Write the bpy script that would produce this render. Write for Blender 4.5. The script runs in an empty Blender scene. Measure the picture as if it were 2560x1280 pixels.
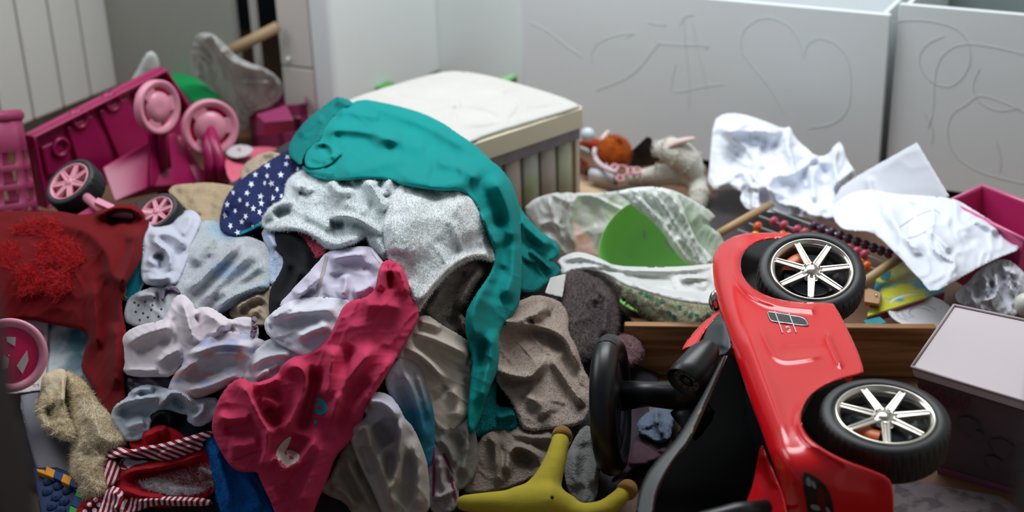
import bpy, math, random
import numpy as np
from mathutils import Matrix, Vector
random.seed(7); RNG = np.random.default_rng(7)
SC = bpy.context.scene
COL = SC.collection
# ---------------------------------------------------------------- camera
FPX = 3556.0
CAM_H = 1.55
PITCH = math.radians(24.0); ROLL = math.radians(1.8)
FW = np.array([0, math.cos(PITCH), -math.sin(PITCH)])
DN0 = np.array([0, -math.sin(PITCH), -math.cos(PITCH)])
XA = np.array([1.0, 0, 0])
RT = XA*math.cos(ROLL) + DN0*math.sin(ROLL)
DN = DN0*math.cos(ROLL) - XA*math.sin(ROLL)
CAM = np.array([0, 0, CAM_H])
cd = bpy.data.cameras.new('camera'); cam = bpy.data.objects.new('camera', cd); COL.objects.link(cam)
cd.sensor_width = 36.0; cd.lens = FPX*36.0/2560.0; cd.clip_start = .05; cd.clip_end = 60
cam.matrix_world = Matrix(((RT[0], -DN[0], -FW[0], 0), (RT[1], -DN[1], -FW[1], 0), (RT[2], -DN[2], -FW[2], CAM_H), (0, 0, 0, 1)))
cd.dof.use_dof = True; cd.dof.focus_distance = 2.72; cd.dof.aperture_fstop = 2.3
SC.camera = cam
# ---------------------------------------------------------------- world, window light, exposure
w = bpy.data.worlds.new('world'); SC.world = w; w.use_nodes = True
bg = w.node_tree.nodes['Background']; bg.inputs[0].default_value = (.62, .78, 1, 1); bg.inputs[1].default_value = 0.16
ANG = math.radians(28.0)
U = np.array([math.cos(ANG), -math.sin(ANG), 0]); NB = np.array([math.sin(ANG), math.cos(ANG), 0]); UP = np.array([0, 0, 1.0])
def area(name, loc, target, sx, sy, power, col):
    l = bpy.data.lights.new(name, 'AREA'); l.shape = 'RECTANGLE'; l.size = sx; l.size_y = sy; l.energy = power; l.color = col
    o = bpy.data.objects.new(name, l); COL.objects.link(o); o.location = loc
    o.rotation_euler = (Vector(target)-Vector(loc)).to_track_quat('-Z', 'Y').to_euler(); return o
area('window_daylight', (-1.80, 3.55, 2.05), (0.2, 2.75, 0.15), 1.7, 1.1, 22, (.90, .96, 1.0))
area('roof_window_daylight', (0.35, 3.70, 2.52), (0.33, 3.35, 0.0), 1.9, 1.2, 60, (.93, .97, 1.0))
vs = SC.view_settings; vs.view_transform = 'Standard'; vs.look = 'None'; vs.exposure = 0.24; vs.gamma = 1.0; vs.use_curve_mapping = False
SC.cycles.max_bounces = 6; SC.cycles.transparent_max_bounces = 12

# ---------------------------------------------------------------- helpers
def lin(h):
    h = h.lstrip('#'); c = [int(h[i:i+2], 16)/255 for i in (0, 2, 4)]
    return tuple((x/12.92 if x <= .04045 else ((x+.055)/1.055)**2.4) for x in c)
def rays(px, py):
    px = np.asarray(px, float); py = np.asarray(py, float)
    return FW + RT*((px-1280)/FPX)[..., None] + DN*((py-640)/FPX)[..., None]
def at(px, py, z):
    v = rays(px, py); return CAM + v*((z-CAM_H)/v[2])
def on_plane(px, py, p0, n):
    v = rays(px, py); return CAM + v*(((p0-CAM)@n)/(v@n))
def pxm(p): return ((np.asarray(p)-CAM)@FW)/FPX           # metres per pixel there
def crop(x0, y0, s): return lambda pts: [(x0+a/s, y0+b/s) for a, b in pts]
FX = crop(0, 0, 1); TL = crop(0, 0, 2.977); A = crop(0, 400, 2.977); B = crop(0, 800, 2.666); CC = crop(560, 0, 2.783); D = crop(640, 380, 2.667)
E = crop(760, 760, 2.461); F2 = crop(1280, 0, 2.0); G = crop(1300, 420, 2.909); HH = crop(1740, 260, 2.56); I = crop(1580, 560, 1.7778)
J = crop(1400, 760, 2.4617); K = crop(2080, 640, 2.0); L = crop(0, 140, 3.048); M = crop(0, 920, 3.555); N = crop(520, 860, 3.048)
O = crop(1430, 300, 5.8175); W = crop(2380, 440, 3.2); S = crop(560, 0, 3.048); EM = crop(1880, 740, 10.665); Q = crop(1880, 580, 5.817)

def nd(nt, t, **kw):
    n = nt.nodes.new(t)
    for k, v in kw.items():
        if k.startswith('_'): setattr(n, k[1:], v)
        else: n.inputs[k.replace('__', ' ')].default_value = v
    return n
MATS = {}
def mat(name, hexcol, rough=.6, var=.12, vscale=14, bump=0, bscale=600, bdist=.0006, sheen=0, metal=0, spec=.5, coat=0, trans=0, col2=None, c2scale=6, c2pos=(.45, .6), emit=None, btype='noise', alpha=1, coords='Object', c2dir=(1, 1, 1)):
    if name in MATS: return MATS[name]
    m = bpy.data.materials.new(name); m.use_nodes = True; nt = m.node_tree; p = nt.nodes['Principled BSDF']; lk = nt.links.new
    c = lin(hexcol); p.inputs['Roughness'].default_value = rough; p.inputs['Metallic'].default_value = metal
    p.inputs['Specular IOR Level'].default_value = spec; p.inputs['Coat Weight'].default_value = coat; p.inputs['Coat Roughness'].default_value = .08
    p.inputs['Sheen Weight'].default_value = sheen; p.inputs['Sheen Roughness'].default_value = .5; p.inputs['Alpha'].default_value = alpha
    p.inputs['Transmission Weight'].default_value = trans
    if sheen: p.inputs['Sheen Tint'].default_value = tuple(min(1, .5+.5*x) for x in c)+(1,)
    tc = nd(nt, 'ShaderNodeTexCoord')
    n1 = nd(nt, 'ShaderNodeTexNoise', Scale=vscale, Detail=4.0); lk(tc.outputs[coords], n1.inputs['Vector'])
    mx = nd(nt, 'ShaderNodeMix', _data_type='RGBA')
    lo = tuple(x*(1-var) for x in c)+(1,); hi = tuple(min(1, x*(1+var)) for x in c)+(1,)
    mx.inputs[6].default_value = lo; mx.inputs[7].default_value = hi
    lk(n1.outputs['Fac'], mx.inputs[0]); out = mx.outputs[2]
    if col2:
        mp = nd(nt, 'ShaderNodeMapping'); mp.inputs['Scale'].default_value = c2dir; lk(tc.outputs[coords], mp.inputs[0])
        n2 = nd(nt, 'ShaderNodeTexNoise', Scale=c2scale, Detail=3.0); lk(mp.outputs[0], n2.inputs['Vector'])
        rp = nd(nt, 'ShaderNodeValToRGB'); rp.color_ramp.elements[0].position = c2pos[0]; rp.color_ramp.elements[1].position = c2pos[1]
        lk(n2.outputs['Fac'], rp.inputs[0])
        m2 = nd(nt, 'ShaderNodeMix', _data_type='RGBA'); m2.inputs[7].default_value = lin(col2)+(1,)
        lk(rp.outputs[0], m2.inputs[0]); lk(out, m2.inputs[6]); out = m2.outputs[2]
    lk(out, p.inputs['Base Color'])
    if bump:
        if btype == 'noise': b = nd(nt, 'ShaderNodeTexNoise', Scale=bscale, Detail=3.0); bo = b.outputs['Fac']
        elif btype == 'voronoi': b = nd(nt, 'ShaderNodeTexVoronoi', Scale=bscale); bo = b.outputs['Distance']
        else: b = nd(nt, 'ShaderNodeTexWave', Scale=bscale, Distortion=.6, Detail=1.0); b.bands_direction = btype; bo = b.outputs['Fac']
        lk(tc.outputs['UV' if btype in 'XYZ' else coords], b.inputs['Vector'])
        bn = nd(nt, 'ShaderNodeBump', Strength=bump, Distance=bdist); lk(bo, bn.inputs['Height']); lk(bn.outputs[0], p.inputs['Normal'])
    if emit: p.inputs['Emission Color'].default_value = lin(emit)+(1,); p.inputs['Emission Strength'].default_value = 1
    MATS[name] = m; return m
def cloth(name, hexcol, **kw):
    d = dict(rough=.92, var=.10, vscale=9, bump=.5, bscale=420, bdist=.0008, sheen=.04, spec=.12); d.update(kw); return mat(name, hexcol, **d)
def terry(name, hexcol, **kw):
    d = dict(rough=.95, var=.16, vscale=60, bump=1.0, bscale=230, bdist=.0035, sheen=.06, spec=.08); d.update(kw); return mat(name, hexcol, **d)
def plastic(name, hexcol, **kw):
    d = dict(rough=.32, var=.05, vscale=5, bump=.1, bscale=60, bdist=.0004); d.update(kw); return mat(name, hexcol, **d)
def set_vcol(m, attr='col'):
    nt = m.node_tree; a = nt.nodes.new('ShaderNodeVertexColor'); a.layer_name = attr
    nt.links.new(a.outputs[0], nt.nodes['Principled BSDF'].inputs['Base Color']); return m
def stripe_mat(name, c1, c2, scale, duty=.5):
    m = cloth(name, c1); nt = m.node_tree; lk = nt.links.new; p = nt.nodes['Principled BSDF']
    tc = nd(nt, 'ShaderNodeTexCoord'); sx = nd(nt, 'ShaderNodeSeparateXYZ'); lk(tc.outputs['UV'], sx.inputs[0])
    mu = nd(nt, 'ShaderNodeMath', _operation='MULTIPLY'); mu.inputs[1].default_value = scale; lk(sx.outputs[0], mu.inputs[0])
    fr = nd(nt, 'ShaderNodeMath', _operation='FRACT'); lk(mu.outputs[0], fr.inputs[0])
    gt = nd(nt, 'ShaderNodeMath', _operation='GREATER_THAN'); gt.inputs[1].default_value = duty; lk(fr.outputs[0], gt.inputs[0])
    mx = nd(nt, 'ShaderNodeMix', _data_type='RGBA'); mx.inputs[6].default_value = lin(c1)+(1,); mx.inputs[7].default_value = lin(c2)+(1,)
    lk(gt.outputs[0], mx.inputs[0]); lk(mx.outputs[2], p.inputs['Base Color']); return m

def tag(o, label=None, cat=None, group=None, kind=None):
    if label: o['label'] = label
    if cat: o['category'] = cat
    if group: o['group'] = group
    if kind: o['kind'] = kind
    return o
def empty(name, loc, label, cat, group=None):
    o = bpy.data.objects.new(name, None); COL.objects.link(o); o.location = [float(v) for v in loc]; o.empty_display_size = .05
    o['org'] = [float(v) for v in loc]; return tag(o, label, cat, group)
def org_of(o): return np.array(o['org'])
def mesh_obj(name, v, f, m, parent=None, smooth=True, uv=None, col=None):
    v = np.asarray(v, float).reshape(-1, 3)
    if parent is not None: org = org_of(parent)
    else: org = np.array([v[:, 0].mean(), v[:, 1].mean(), v[:, 2].min()])
    me = bpy.data.meshes.new(name); me.from_pydata((v-org).tolist(), [], [list(map(int, q)) for q in f])
    if smooth is not None: me.polygons.foreach_set('use_smooth', [bool(smooth)]*len(me.polygons))
    if uv is not None:
        l = me.uv_layers.new(name='UVMap'); vi = np.zeros(len(me.loops), np.int32); me.loops.foreach_get('vertex_index', vi)
        l.data.foreach_set('uv', np.asarray(uv)[vi].ravel().astype(np.float32))
    if col is not None:
        ca = me.color_attributes.new('col', 'FLOAT_COLOR', 'POINT'); c4 = np.ones((len(v), 4), np.float32); c4[:, :3] = col; ca.data.foreach_set('color', c4.ravel())
    me.materials.append(m); me.update()
    o = bpy.data.objects.new(name, me); COL.objects.link(o)
    if parent is not None: o.parent = parent
    else: o.location = org.tolist()
    o['org'] = org.tolist(); return o

# ---- smooth polygons, noise, strokes
def chaikin(p, n=2, closed=True):
    p = np.asarray(p, float)
    for _ in range(n):
        if closed: q = np.roll(p, -1, 0); p = np.stack([.75*p+.25*q, .25*p+.75*q], 1).reshape(-1, 2)
        else:
            a = p[:-1]; b = p[1:]; m = np.stack([.75*a+.25*b, .25*a+.75*b], 1).reshape(-1, p.shape[1]); p = np.vstack([p[:1], m, p[-1:]])
    return p
def seg_dist(P, poly, closed=True):
    """distance, nearest point, arc parameter, side"""
    poly = np.asarray(poly, float); a = poly; b = np.roll(poly, -1, 0)
    if not closed: a = a[:-1]; b = b[:-1]
    best = np.full(len(P), 1e18); npnt = np.zeros((len(P), 2)); par = np.zeros(len(P)); side = np.zeros(len(P))
    ln = np.hypot(*(b-a).T); cum = np.concatenate([[0], np.cumsum(ln)]); tot = max(cum[-1], 1e-9)
    for i in range(len(a)):
        d = b[i]-a[i]; L2 = d@d+1e-12; t = np.clip(((P-a[i])@d)/L2, 0, 1); q = a[i]+t[:, None]*d; r = P-q; dd = (r*r).sum(1)
        m = dd < best; best[m] = dd[m]; npnt[m] = q[m]; par[m] = (cum[i]+t[m]*ln[i])/tot; side[m] = (d[0]*r[m, 1]-d[1]*r[m, 0])
    return np.sqrt(best), npnt, par, side
def inside(P, poly):
    x, y = P[:, 0], P[:, 1]; c = np.zeros(len(P), bool); n = len(poly)
    for i in range(n):
        x1, y1 = poly[i]; x2, y2 = poly[(i+1) % n]
        if y1 == y2: continue
        k = ((y1 > y) != (y2 > y)) & (x < (x2-x1)*(y-y1)/(y2-y1)+x1); c ^= k
    return c
def _h(ix, iy, s):
    n = (ix.astype(np.int64)*374761393+iy.astype(np.int64)*668265263+s*1442695041) & 0xffffffff
    n = ((n ^ (n >> 13))*1274126177) & 0xffffffff; return ((n ^ (n >> 16)) & 0xffff)/65535.0
def vnoise(x, y, s=0):
    ix = np.floor(x); iy = np.floor(y); fx = x-ix; fy = y-iy; fx = fx*fx*fx*(fx*(fx*6-15)+10); fy = fy*fy*fy*(fy*(fy*6-15)+10)
    a = _h(ix, iy, s); b = _h(ix+1, iy, s); c = _h(ix, iy+1, s); d = _h(ix+1, iy+1, s)
    return (a*(1-fx)+b*fx)*(1-fy)+(c*(1-fx)+d*fx)*fy-.5
def wrinkle(x, y, ang, lng, shrt, s):
    c, q = math.cos(ang), math.sin(ang); u = x*c+y*q; v = -x*q+y*c
    v = v+.35*shrt*4*vnoise(u/lng*1.3+9, v/lng, s+5)
    n = vnoise(u/lng, v/shrt, s); m = vnoise(u/lng*2.1+3, v/shrt*2.1, s+1)
    r = 1-np.abs(2*n); return (r*r*r)*.95+m*.4

# ---- height of the heap of clothes above the floor, by control points over the picture (px, py, z)
def tps(ctrl, lam=1e-3):
    c = np.asarray(ctrl, float); P = c[:, :2]/400; n = len(c)
    def k(r2): return np.where(r2 > 1e-12, .5*r2*np.log(r2+1e-12), 0)
    K_ = k(((P[:, None]-P[None])**2).sum(2))+lam*np.eye(n); T = np.hstack([np.ones((n, 1)), P])
    M_ = np.block([[K_, T], [T.T, np.zeros((3, 3))]]); s = np.linalg.solve(M_, np.concatenate([c[:, 2], np.zeros(3)]))
    def f(px, py):
        q = np.stack([np.asarray(px, float), np.asarray(py, float)], -1)/400
        return k(((q[:, None]-P[None])**2).sum(2))@s[:n]+s[n]+q@s[n+1:]
    return f
HEAP = tps([(40, 540, .27), (40, 700, .24), (60, 850, .15), (60, 1050, .09), (60, 1280, .05), (220, 520, .29), (220, 700, .25), (220, 900, .14), (220, 1100, .10), (220, 1280, .06),
  (420, 470, .28), (420, 640, .30), (420, 850, .26), (420, 1050, .17), (420, 1280, .08), (620, 400, .33), (620, 550, .36), (620, 700, .34), (620, 850, .31), (620, 1050, .22), (620, 1280, .09),
  (760, 300, .39), (880, 260, .42), (880, 420, .45), (880, 560, .44), (880, 700, .40), (880, 850, .345), (880, 1050, .23), (880, 1280, .09),
  (1080, 320, .43), (1100, 420, .455), (1110, 560, .44), (1110, 700, .38), (1110, 850, .30), (1110, 1050, .19), (1110, 1280, .07),
  (1250, 430, .43), (1280, 560, .34), (1290, 700, .27), (1290, 850, .20), (1290, 1050, .13), (1290, 1280, .05), (1390, 650, .22), (1450, 780, .16), (1450, 950, .12), (1450, 1100, .09), (1450, 1280, .04),
  (1600, 700, .12), (1600, 900, .07), (1600, 1280, .02)])

SURF = {}
def relief(name, m, outline, z=0, parent=None, folds=(), eh=9, er=12, res=4.0, smooth=1, noise=(3.5, .6, 160, 38), puff=0, pr=60, skirt=30, ctrl=None, dent=(), stripe=None, fine=0, colf=None, clearance=None, base=None, grow=None, fs=1.25, ws=1.0):
    """A soft sheet lying on the heap: traced outline, rounded rim, folds as ridges and creases with their own height."""
    outline = np.asarray(outline, float)
    if grow is None: grow = 5 if (base is None and not ctrl and parent is None) else 0
    if grow:
        ar = .5*np.sum(outline[:, 0]*np.roll(outline[:, 1], -1)-np.roll(outline[:, 0], -1)*outline[:, 1]); e_ = np.roll(outline, -1, 0)-np.roll(outline, 1, 0); e_ /= np.linalg.norm(e_, axis=1)[:, None]+1e-9
        outline = outline+np.stack([e_[:, 1], -e_[:, 0]], 1)*grow*np.sign(ar)
    poly = chaikin(outline, smooth) if smooth else outline
    mn = poly.min(0)-res*1.5; mx = poly.max(0)+res*1.5
    nx = int((mx[0]-mn[0])/res)+2; ny = int((mx[1]-mn[1])/res)+2
    gx, gy = np.meshgrid(mn[0]+np.arange(nx)*res, mn[1]+np.arange(ny)*res); P = np.stack([gx.ravel(), gy.ravel()], 1)
    ins = inside(P, poly); idx = np.arange(nx*ny).reshape(ny, nx)
    q = np.stack([idx[:-1, :-1], idx[1:, :-1], idx[1:, 1:], idx[:-1, 1:]], -1).reshape(-1, 4)
    q = q[ins[q].sum(1) >= 2]
    used = np.unique(q); rem = np.full(nx*ny, -1); rem[used] = np.arange(len(used)); q = rem[q]; P = P[used]; ins = ins[used]
    dist, npt, _, _ = seg_dist(P, poly)
    out = ~ins; P[out] = npt[out]; dist[out] = 0
    near = ins & (dist < res*.3); P[near] = npt[near]; dist[near] = 0
    px, py = P.T
    if base is not None: zb = base(px, py)
    else: zb = (tps(ctrl) if ctrl and len(ctrl) > 3 else (plane3(ctrl) if ctrl else HEAP))(px, py)
    v = rays(px, py); t = (zb-CAM_H)/v[:, 2]
    # local normal of the base
    e = 2.0
    def pos(x, y):
        if base is not None: zz = base(x, y)
        else: zz = (tps(ctrl) if ctrl and len(ctrl) > 3 else (plane3(ctrl) if ctrl else HEAP))(x, y)
        r = rays(x, y); return CAM+r*((zz-CAM_H)/r[:, 2])[:, None]
    sub = slice(None); p0 = CAM+v*t[:, None]
    nrm = np.cross(pos(px+e, py)-p0, pos(px, py+e)-p0); nrm /= np.linalg.norm(nrm, axis=1)[:, None]+1e-12
    vl = np.linalg.norm(v, axis=1); cosv = np.clip(np.abs((nrm*v).sum(1))/vl, .5, 1)
    mmpx = t*1000/FPX
    h = np.full(len(px), float(z))
    soft = base is None and not ctrl; er *= .45 if soft else .62; eh *= .45 if soft else .62; u = np.clip(dist/er, 0, 1); h += eh*np.sqrt(1-(1-u)**2)
    if puff: u = np.clip(dist/pr, 0, 1); h += puff*np.sqrt(1-(1-u)**2)
    for st in folds:
        amp, wd, pts = st[:3]; pts = chaikin(pts, 2, False) if len(pts) > 2 else np.asarray(pts, float)
        dd, _, par, side = seg_dist(P, pts, False)
        wl, wr = wd if isinstance(wd, tuple) else (wd, wd); ww = np.where(side > 0, wl, wr)*(ws if (base is None and not ctrl) else 1)
        tp = np.clip(np.minimum(par, 1-par)/.2, 0, 1); tp = tp*tp*(3-2*tp)
        if len(st) > 3 and st[3] == 'full': tp = 1
        sf = ww*.28; fs_ = fs if soft else 1.0
        if amp > 0: h += amp*1.4*fs_*((1.25*(.4*np.exp(-(dd/(ww*1.15))**2)+.6*np.exp(-(np.sqrt(dd*dd+sf*sf)-sf)/(ww*.8)))) if soft else np.exp(-(np.sqrt(dd*dd+sf*sf)-sf)/(ww*.62)))*tp
        else: h += amp*fs_*(.75 if soft else .9)*np.exp(-(dd/(ww*(1.25 if soft else 1.1)))**2)*tp
    if noise:
        amp, ang, lng, shrt = noise[:4]; sd = int(abs(hash_name(name)) % 9973); wk = wrinkle(px, py, ang, lng, shrt, sd)+.45*wrinkle(px, py, ang+.9, lng*.6, shrt*.55, sd+31)+.10*wrinkle(px, py, ang-.5, lng*.35, shrt*.35, sd+57)
        h += amp*(1.45 if soft else 1.3)*wk*np.clip(dist/8, .5, 1)
    if fine: h += fine*vnoise(px/3.1, py/3.1, 3)+fine*vnoise(px/7.3, py/7.3, 4)
    vpos = CAM+v*(t-h/1000/cosv/vl)[:, None]
    uv = np.stack([px*.01, py*.01], 1)
    if stripe: a = stripe[0]; uv = np.stack([(px*math.cos(a)+py*math.sin(a))*.01+stripe[1]*h*.01, py*.01], 1)
    # rim going down behind the edge
    ed = {}
    qe = np.concatenate([q[:, [0, 1]], q[:, [1, 2]], q[:, [2, 3]], q[:, [3, 0]]])
    key = np.sort(qe, 1); kk = key[:, 0]*len(px)+key[:, 1]; un, inv, cnt = np.unique(kk, return_inverse=True, return_counts=True)
    be = qe[cnt[inv] == 1]; bv = np.unique(be); mp = np.full(len(px), -1); mp[bv] = len(px)+np.arange(len(bv))
    sk = vpos[bv]+(v[bv]/vl[bv][:, None])*(skirt/1000)
    faces = q.tolist()+[[int(b), int(a), int(mp[a]), int(mp[b])] for a, b in be if a != b]
    faces = [f for f in faces if len(set(f)) > 2]
    allv = np.vstack([vpos, sk]); uv = np.vstack([uv, uv[bv]])
    col = None
    if colf is not None: col = colf(px, py, h-z); col = np.vstack([col, col[bv]])
    o = mesh_obj(name, allv, faces, m, parent, True, uv, col)
    SURF[o.name] = (P, t-h/1000/cosv/vl)
    return o
def plane3(c):
    c = np.asarray(c, float); n = len(c)
    if n == 1: return lambda x, y: np.full(np.shape(x), c[0, 2])
    A_ = np.hstack([c[:, :2], np.ones((n, 1))]); s = np.linalg.lstsq(A_, c[:, 2], rcond=None)[0]
    return lambda x, y: np.asarray(x)*s[0]+np.asarray(y)*s[1]+s[2]
def hash_name(s):
    h = 7
    for ch in s: h = (h*31+ord(ch)) & 0x7fffffff
    return h
def surf_pt(o, x, y, lift=1.0):
    P, t = SURF[o.name]; d = (P[:, 0]-x)**2+(P[:, 1]-y)**2; k = np.argpartition(d, 4)[:4]; wt = 1/(d[k]+.3); tt = (t[k]*wt).sum()/wt.sum()
    return CAM+rays(x, y)*(tt-lift/1000)
def decal(o, name, pts, m, lift=1.2, parent=None, n=1, closed=True):
    """a flat print following the surface of a garment"""
    poly = chaikin(pts, n) if n else np.asarray(pts, float); c = poly.mean(0)
    rings = [surf_pt(o, *c, lift)]; f = []; k = len(poly)
    for r in (.5, 1.0):
        for p in poly: rings.append(surf_pt(o, *(c+(p-c)*r), lift))
    for i in range(k):
        j = (i+1) % k; f.append([0, 1+j, 1+i]); f.append([1+i, 1+j, 1+k+j, 1+k+i])
    return mesh_obj(name, rings, f, m, parent or o)
def ribbon(o, name, pts, wid, m, lift=1.0, parent=None, n=2):
    p = chaikin(pts, n, False) if n else np.asarray(pts, float); d = np.gradient(p, axis=0); d /= np.linalg.norm(d, axis=1)[:, None]+1e-9; nn = np.stack([-d[:, 1], d[:, 0]], 1)
    v = []; f = []
    for i in range(len(p)):
        for s, l in ((-1, lift-.8), (0, lift), (1, lift-.8)): v.append(surf_pt(o, *(p[i]+nn[i]*s*wid/2), l))
        if i: a = 3*(i-1); f += [[a, a+1, a+4, a+3], [a+1, a+2, a+5, a+4]]
    return mesh_obj(name, v, f, m, parent or o)
def fur(o, name, m, length, count, width=.7, region=None, comb=(0, 0, 0), seed=1, curl=.4, parent=None):
    """separate short fibres standing on a surface"""
    rg = np.random.default_rng(seed); me = o.data; nf = len(me.polygons)
    vv = np.zeros(len(me.vertices)*3); me.vertices.foreach_get('co', vv); vv = vv.reshape(-1, 3); vn = np.zeros(len(me.vertices)*3); me.vertices.foreach_get('normal', vn); vn = vn.reshape(-1, 3)
    if o.name in SURF:
        P, t = SURF[o.name]; npnt = len(P); ok = np.arange(npnt)
        if region is not None: ok = ok[inside(P, np.asarray(region, float))]
    else: ok = np.arange(len(vv))
    i = rg.choice(ok, count); org = org_of(o)
    p = vv[i]+org; n = vn[i]; 
    fl = np.sign(((CAM-p)*n).sum(1)); n = n*np.where(fl == 0, 1, fl)[:, None] if o.name in SURF else n
    sp = pxm(p.mean(0))*4.0
    p = p+rg.normal(0, 1, p.shape)*sp*.45
    d = n+rg.normal(0, curl, n.shape)+np.array(comb); d /= np.linalg.norm(d, axis=1)[:, None]
    ln = length*(.6+.8*rg.random(count))/1000; wd = width/1000
    sd = np.cross(d, rg.normal(0, 1, d.shape)); sd /= np.linalg.norm(sd, axis=1)[:, None]
    b = p-n*.0015; mid = b+d*(ln*.6)[:, None]; d2 = d+rg.normal(0, curl, d.shape)+np.array([0, 0, -.25]); tip = mid+d2*(ln*.5)[:, None]
    v = np.stack([b-sd*wd, b+sd*wd, mid+sd*wd*.7, mid-sd*wd*.7, tip], 1).reshape(-1, 3); k = np.arange(count)[:, None]*5
    f = np.hstack([k, k+1, k+2, k+3]).tolist()+np.hstack([k+3, k+2, k+4]).tolist()
    r = mesh_obj(name, v, f, m, parent or o); r['kind'] = 'stuff'; return r

# ---- hard things
class MB:
    def __init__(s): s.v = []; s.f = []
    def add(s, v, f): b = len(s.v); s.v += [tuple(map(float, q)) for q in v]; s.f += [[b+i for i in q] for q in f]; return s
    def hexa(s, top, bot):
        return s.add(list(bot)+list(top), [[0, 3, 2, 1], [4, 5, 6, 7], [0, 1, 5, 4], [1, 2, 6, 5], [2, 3, 7, 6], [3, 0, 4, 7]])
    def box(s, o, a, b, c):          # corner o and three edge vectors
        o, a, b, c = map(np.asarray, (o, a, b, c)); return s.hexa([o+c, o+a+c, o+a+b+c, o+b+c], [o, o+a, o+a+b, o+b])
    def prism(s, pts, vec):
        pts = [np.asarray(p, float) for p in pts]; n = len(pts); v = pts+[p+np.asarray(vec) for p in pts]
        return s.add(v, [list(range(n))[::-1], list(range(n, 2*n))]+[[i, (i+1) % n, n+(i+1) % n, n+i] for i in range(n)])
    def tube(s, pts, r, seg=10, caps=True, flat=1.0, upv=None):
        pts = np.asarray(pts, float); n = len(pts); r = np.broadcast_to(np.asarray(r, float), (n,)); d = np.gradient(pts, axis=0); d /= np.linalg.norm(d, axis=1)[:, None]+1e-12
        up = np.array([0, 0, 1.0]) if upv is None else np.asarray(upv, float)
        if abs(d[0]@up) > .95: up = np.array([1.0, 0, 0])
        v = []; f = []
        for i in range(n):
            a = np.cross(d[i], up); a /= np.linalg.norm(a)+1e-12; b = np.cross(a, d[i]); up = b
            for k in range(seg): w_ = 2*math.pi*k/seg; v.append(pts[i]+r[i]*(a*math.cos(w_)+b*math.sin(w_)*flat))
            if i:
                o = (i-1)*seg
                for k in range(seg): k2 = (k+1) % seg; f.append([o+k, o+k2, o+seg+k2, o+seg+k])
        if caps: f += [list(range(seg))[::-1], [(n-1)*seg+k for k in range(seg)]]
        return s.add(v, f)
    def lathe(s, prof, o, ax, seg=40, ref=None, arc=(0, 2*math.pi)):   # profile (radius, height)
        o = np.asarray(o, float); ax = np.asarray(ax, float); ax = ax/np.linalg.norm(ax); a, b = basis(ax, ref); n = len(prof); full = abs(arc[1]-arc[0]-2*math.pi) < 1e-6
        v = []; f = []; m_ = seg if full else seg+1
        for k in range(m_):
            w_ = arc[0]+(arc[1]-arc[0])*k/seg
            for r_, h_ in prof: v.append(o+ax*h_+(a*math.cos(w_)+b*math.sin(w_))*r_)
        for k in range(seg):
            k2 = (k+1) % m_
            for i in range(n-1): f.append([k*n+i, k2*n+i, k2*n+i+1, k*n+i+1])
        return s.add(v, f)
    def ball(s, c, r, seg=14, rings=8, ax=(0, 0, 1), sq=1.0):
        pr = [(max(r*math.sin(math.pi*i/rings), 1e-5), -r*sq*math.cos(math.pi*i/rings)) for i in range(rings+1)]; return s.lathe(pr, c, ax, seg)
    def build(s, name, m, parent=None, smooth=True, bevel=0, sub=0, solid=0, remesh=0, weld=False):
        o = mesh_obj(name, s.v, s.f, m, parent, smooth)
        if solid: k = o.modifiers.new('s', 'SOLIDIFY'); k.thickness = solid; k.offset = 0
        if remesh:
            k = o.modifiers.new('r', 'REMESH'); k.mode = 'VOXEL'; k.voxel_size = remesh; k.use_smooth_shade = True
            k = o.modifiers.new('sm', 'SMOOTH'); k.factor = .5; k.iterations = 8
        if bevel: k = o.modifiers.new('b', 'BEVEL'); k.width = bevel; k.segments = 3; k.limit_method = 'ANGLE'; k.angle_limit = math.radians(35)
        if sub: k = o.modifiers.new('u', 'SUBSURF'); k.levels = sub; k.render_levels = sub
        if smooth == 'auto' or bevel:
            o.data.polygons.foreach_set('use_smooth', [True]*len(o.data.polygons))
            if bevel: k = o.modifiers.new('w', 'WEIGHTED_NORMAL'); k.keep_sharp = False
        return o
def basis(ax, ref=None):
    r_ = np.array([1.0, 0, 0]) if ref is None else np.asarray(ref, float)
    if abs(ax@r_)/np.linalg.norm(r_) > .95: r_ = np.array([0, 1.0, 0])
    a = r_-ax*(ax@r_); a /= np.linalg.norm(a); return a, np.cross(ax, a)
def unit(v): v = np.asarray(v, float); return v/np.linalg.norm(v)
def polyl(pts, z):           # pixels on a level, or per point (x, y, z)
    return [at(p[0], p[1], p[2] if len(p) > 2 else z) for p in pts]
# ================================================================ THE SETTING
WHITE = mat('white_paint', '#d9dcdc', .55, .03, 3, bump=.08, bscale=40)
LACQ = mat('white_lacquer', '#dfe4e6', .35, .02, 2)
WALLM = mat('wall_paint', '#b9bab4', .85, .03, 2, bump=.15, bscale=180)
FLOORM = mat('floor_boards_brown', '#6b4a33', .5, .25, 5, bump=.2, bscale=30)
fl = MB(); fl.box((-4, -.6, -.05), (9, 0, 0), (0, 8, 0), (0, 0, .05)); tag(fl.build('floor', FLOORM, None, False), kind='structure')
wp = at(998, 200, 0)          # back wall meets the floor here
def room_pt(a, b, z=0): return wp+U*a+NB*b+UP*z
BW = .42                     # the wall stands behind the drawers' boxes
wb = MB(); wb.box(room_pt(-1.2, BW), U*4.6, NB*.12, UP*2.6); tag(wb.build('wall_back', WALLM, None, False), kind='structure')
corner = at(290, 276, 0)
def lw(a, b, z=0): return corner+U*a-NB*b+UP*z
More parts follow.
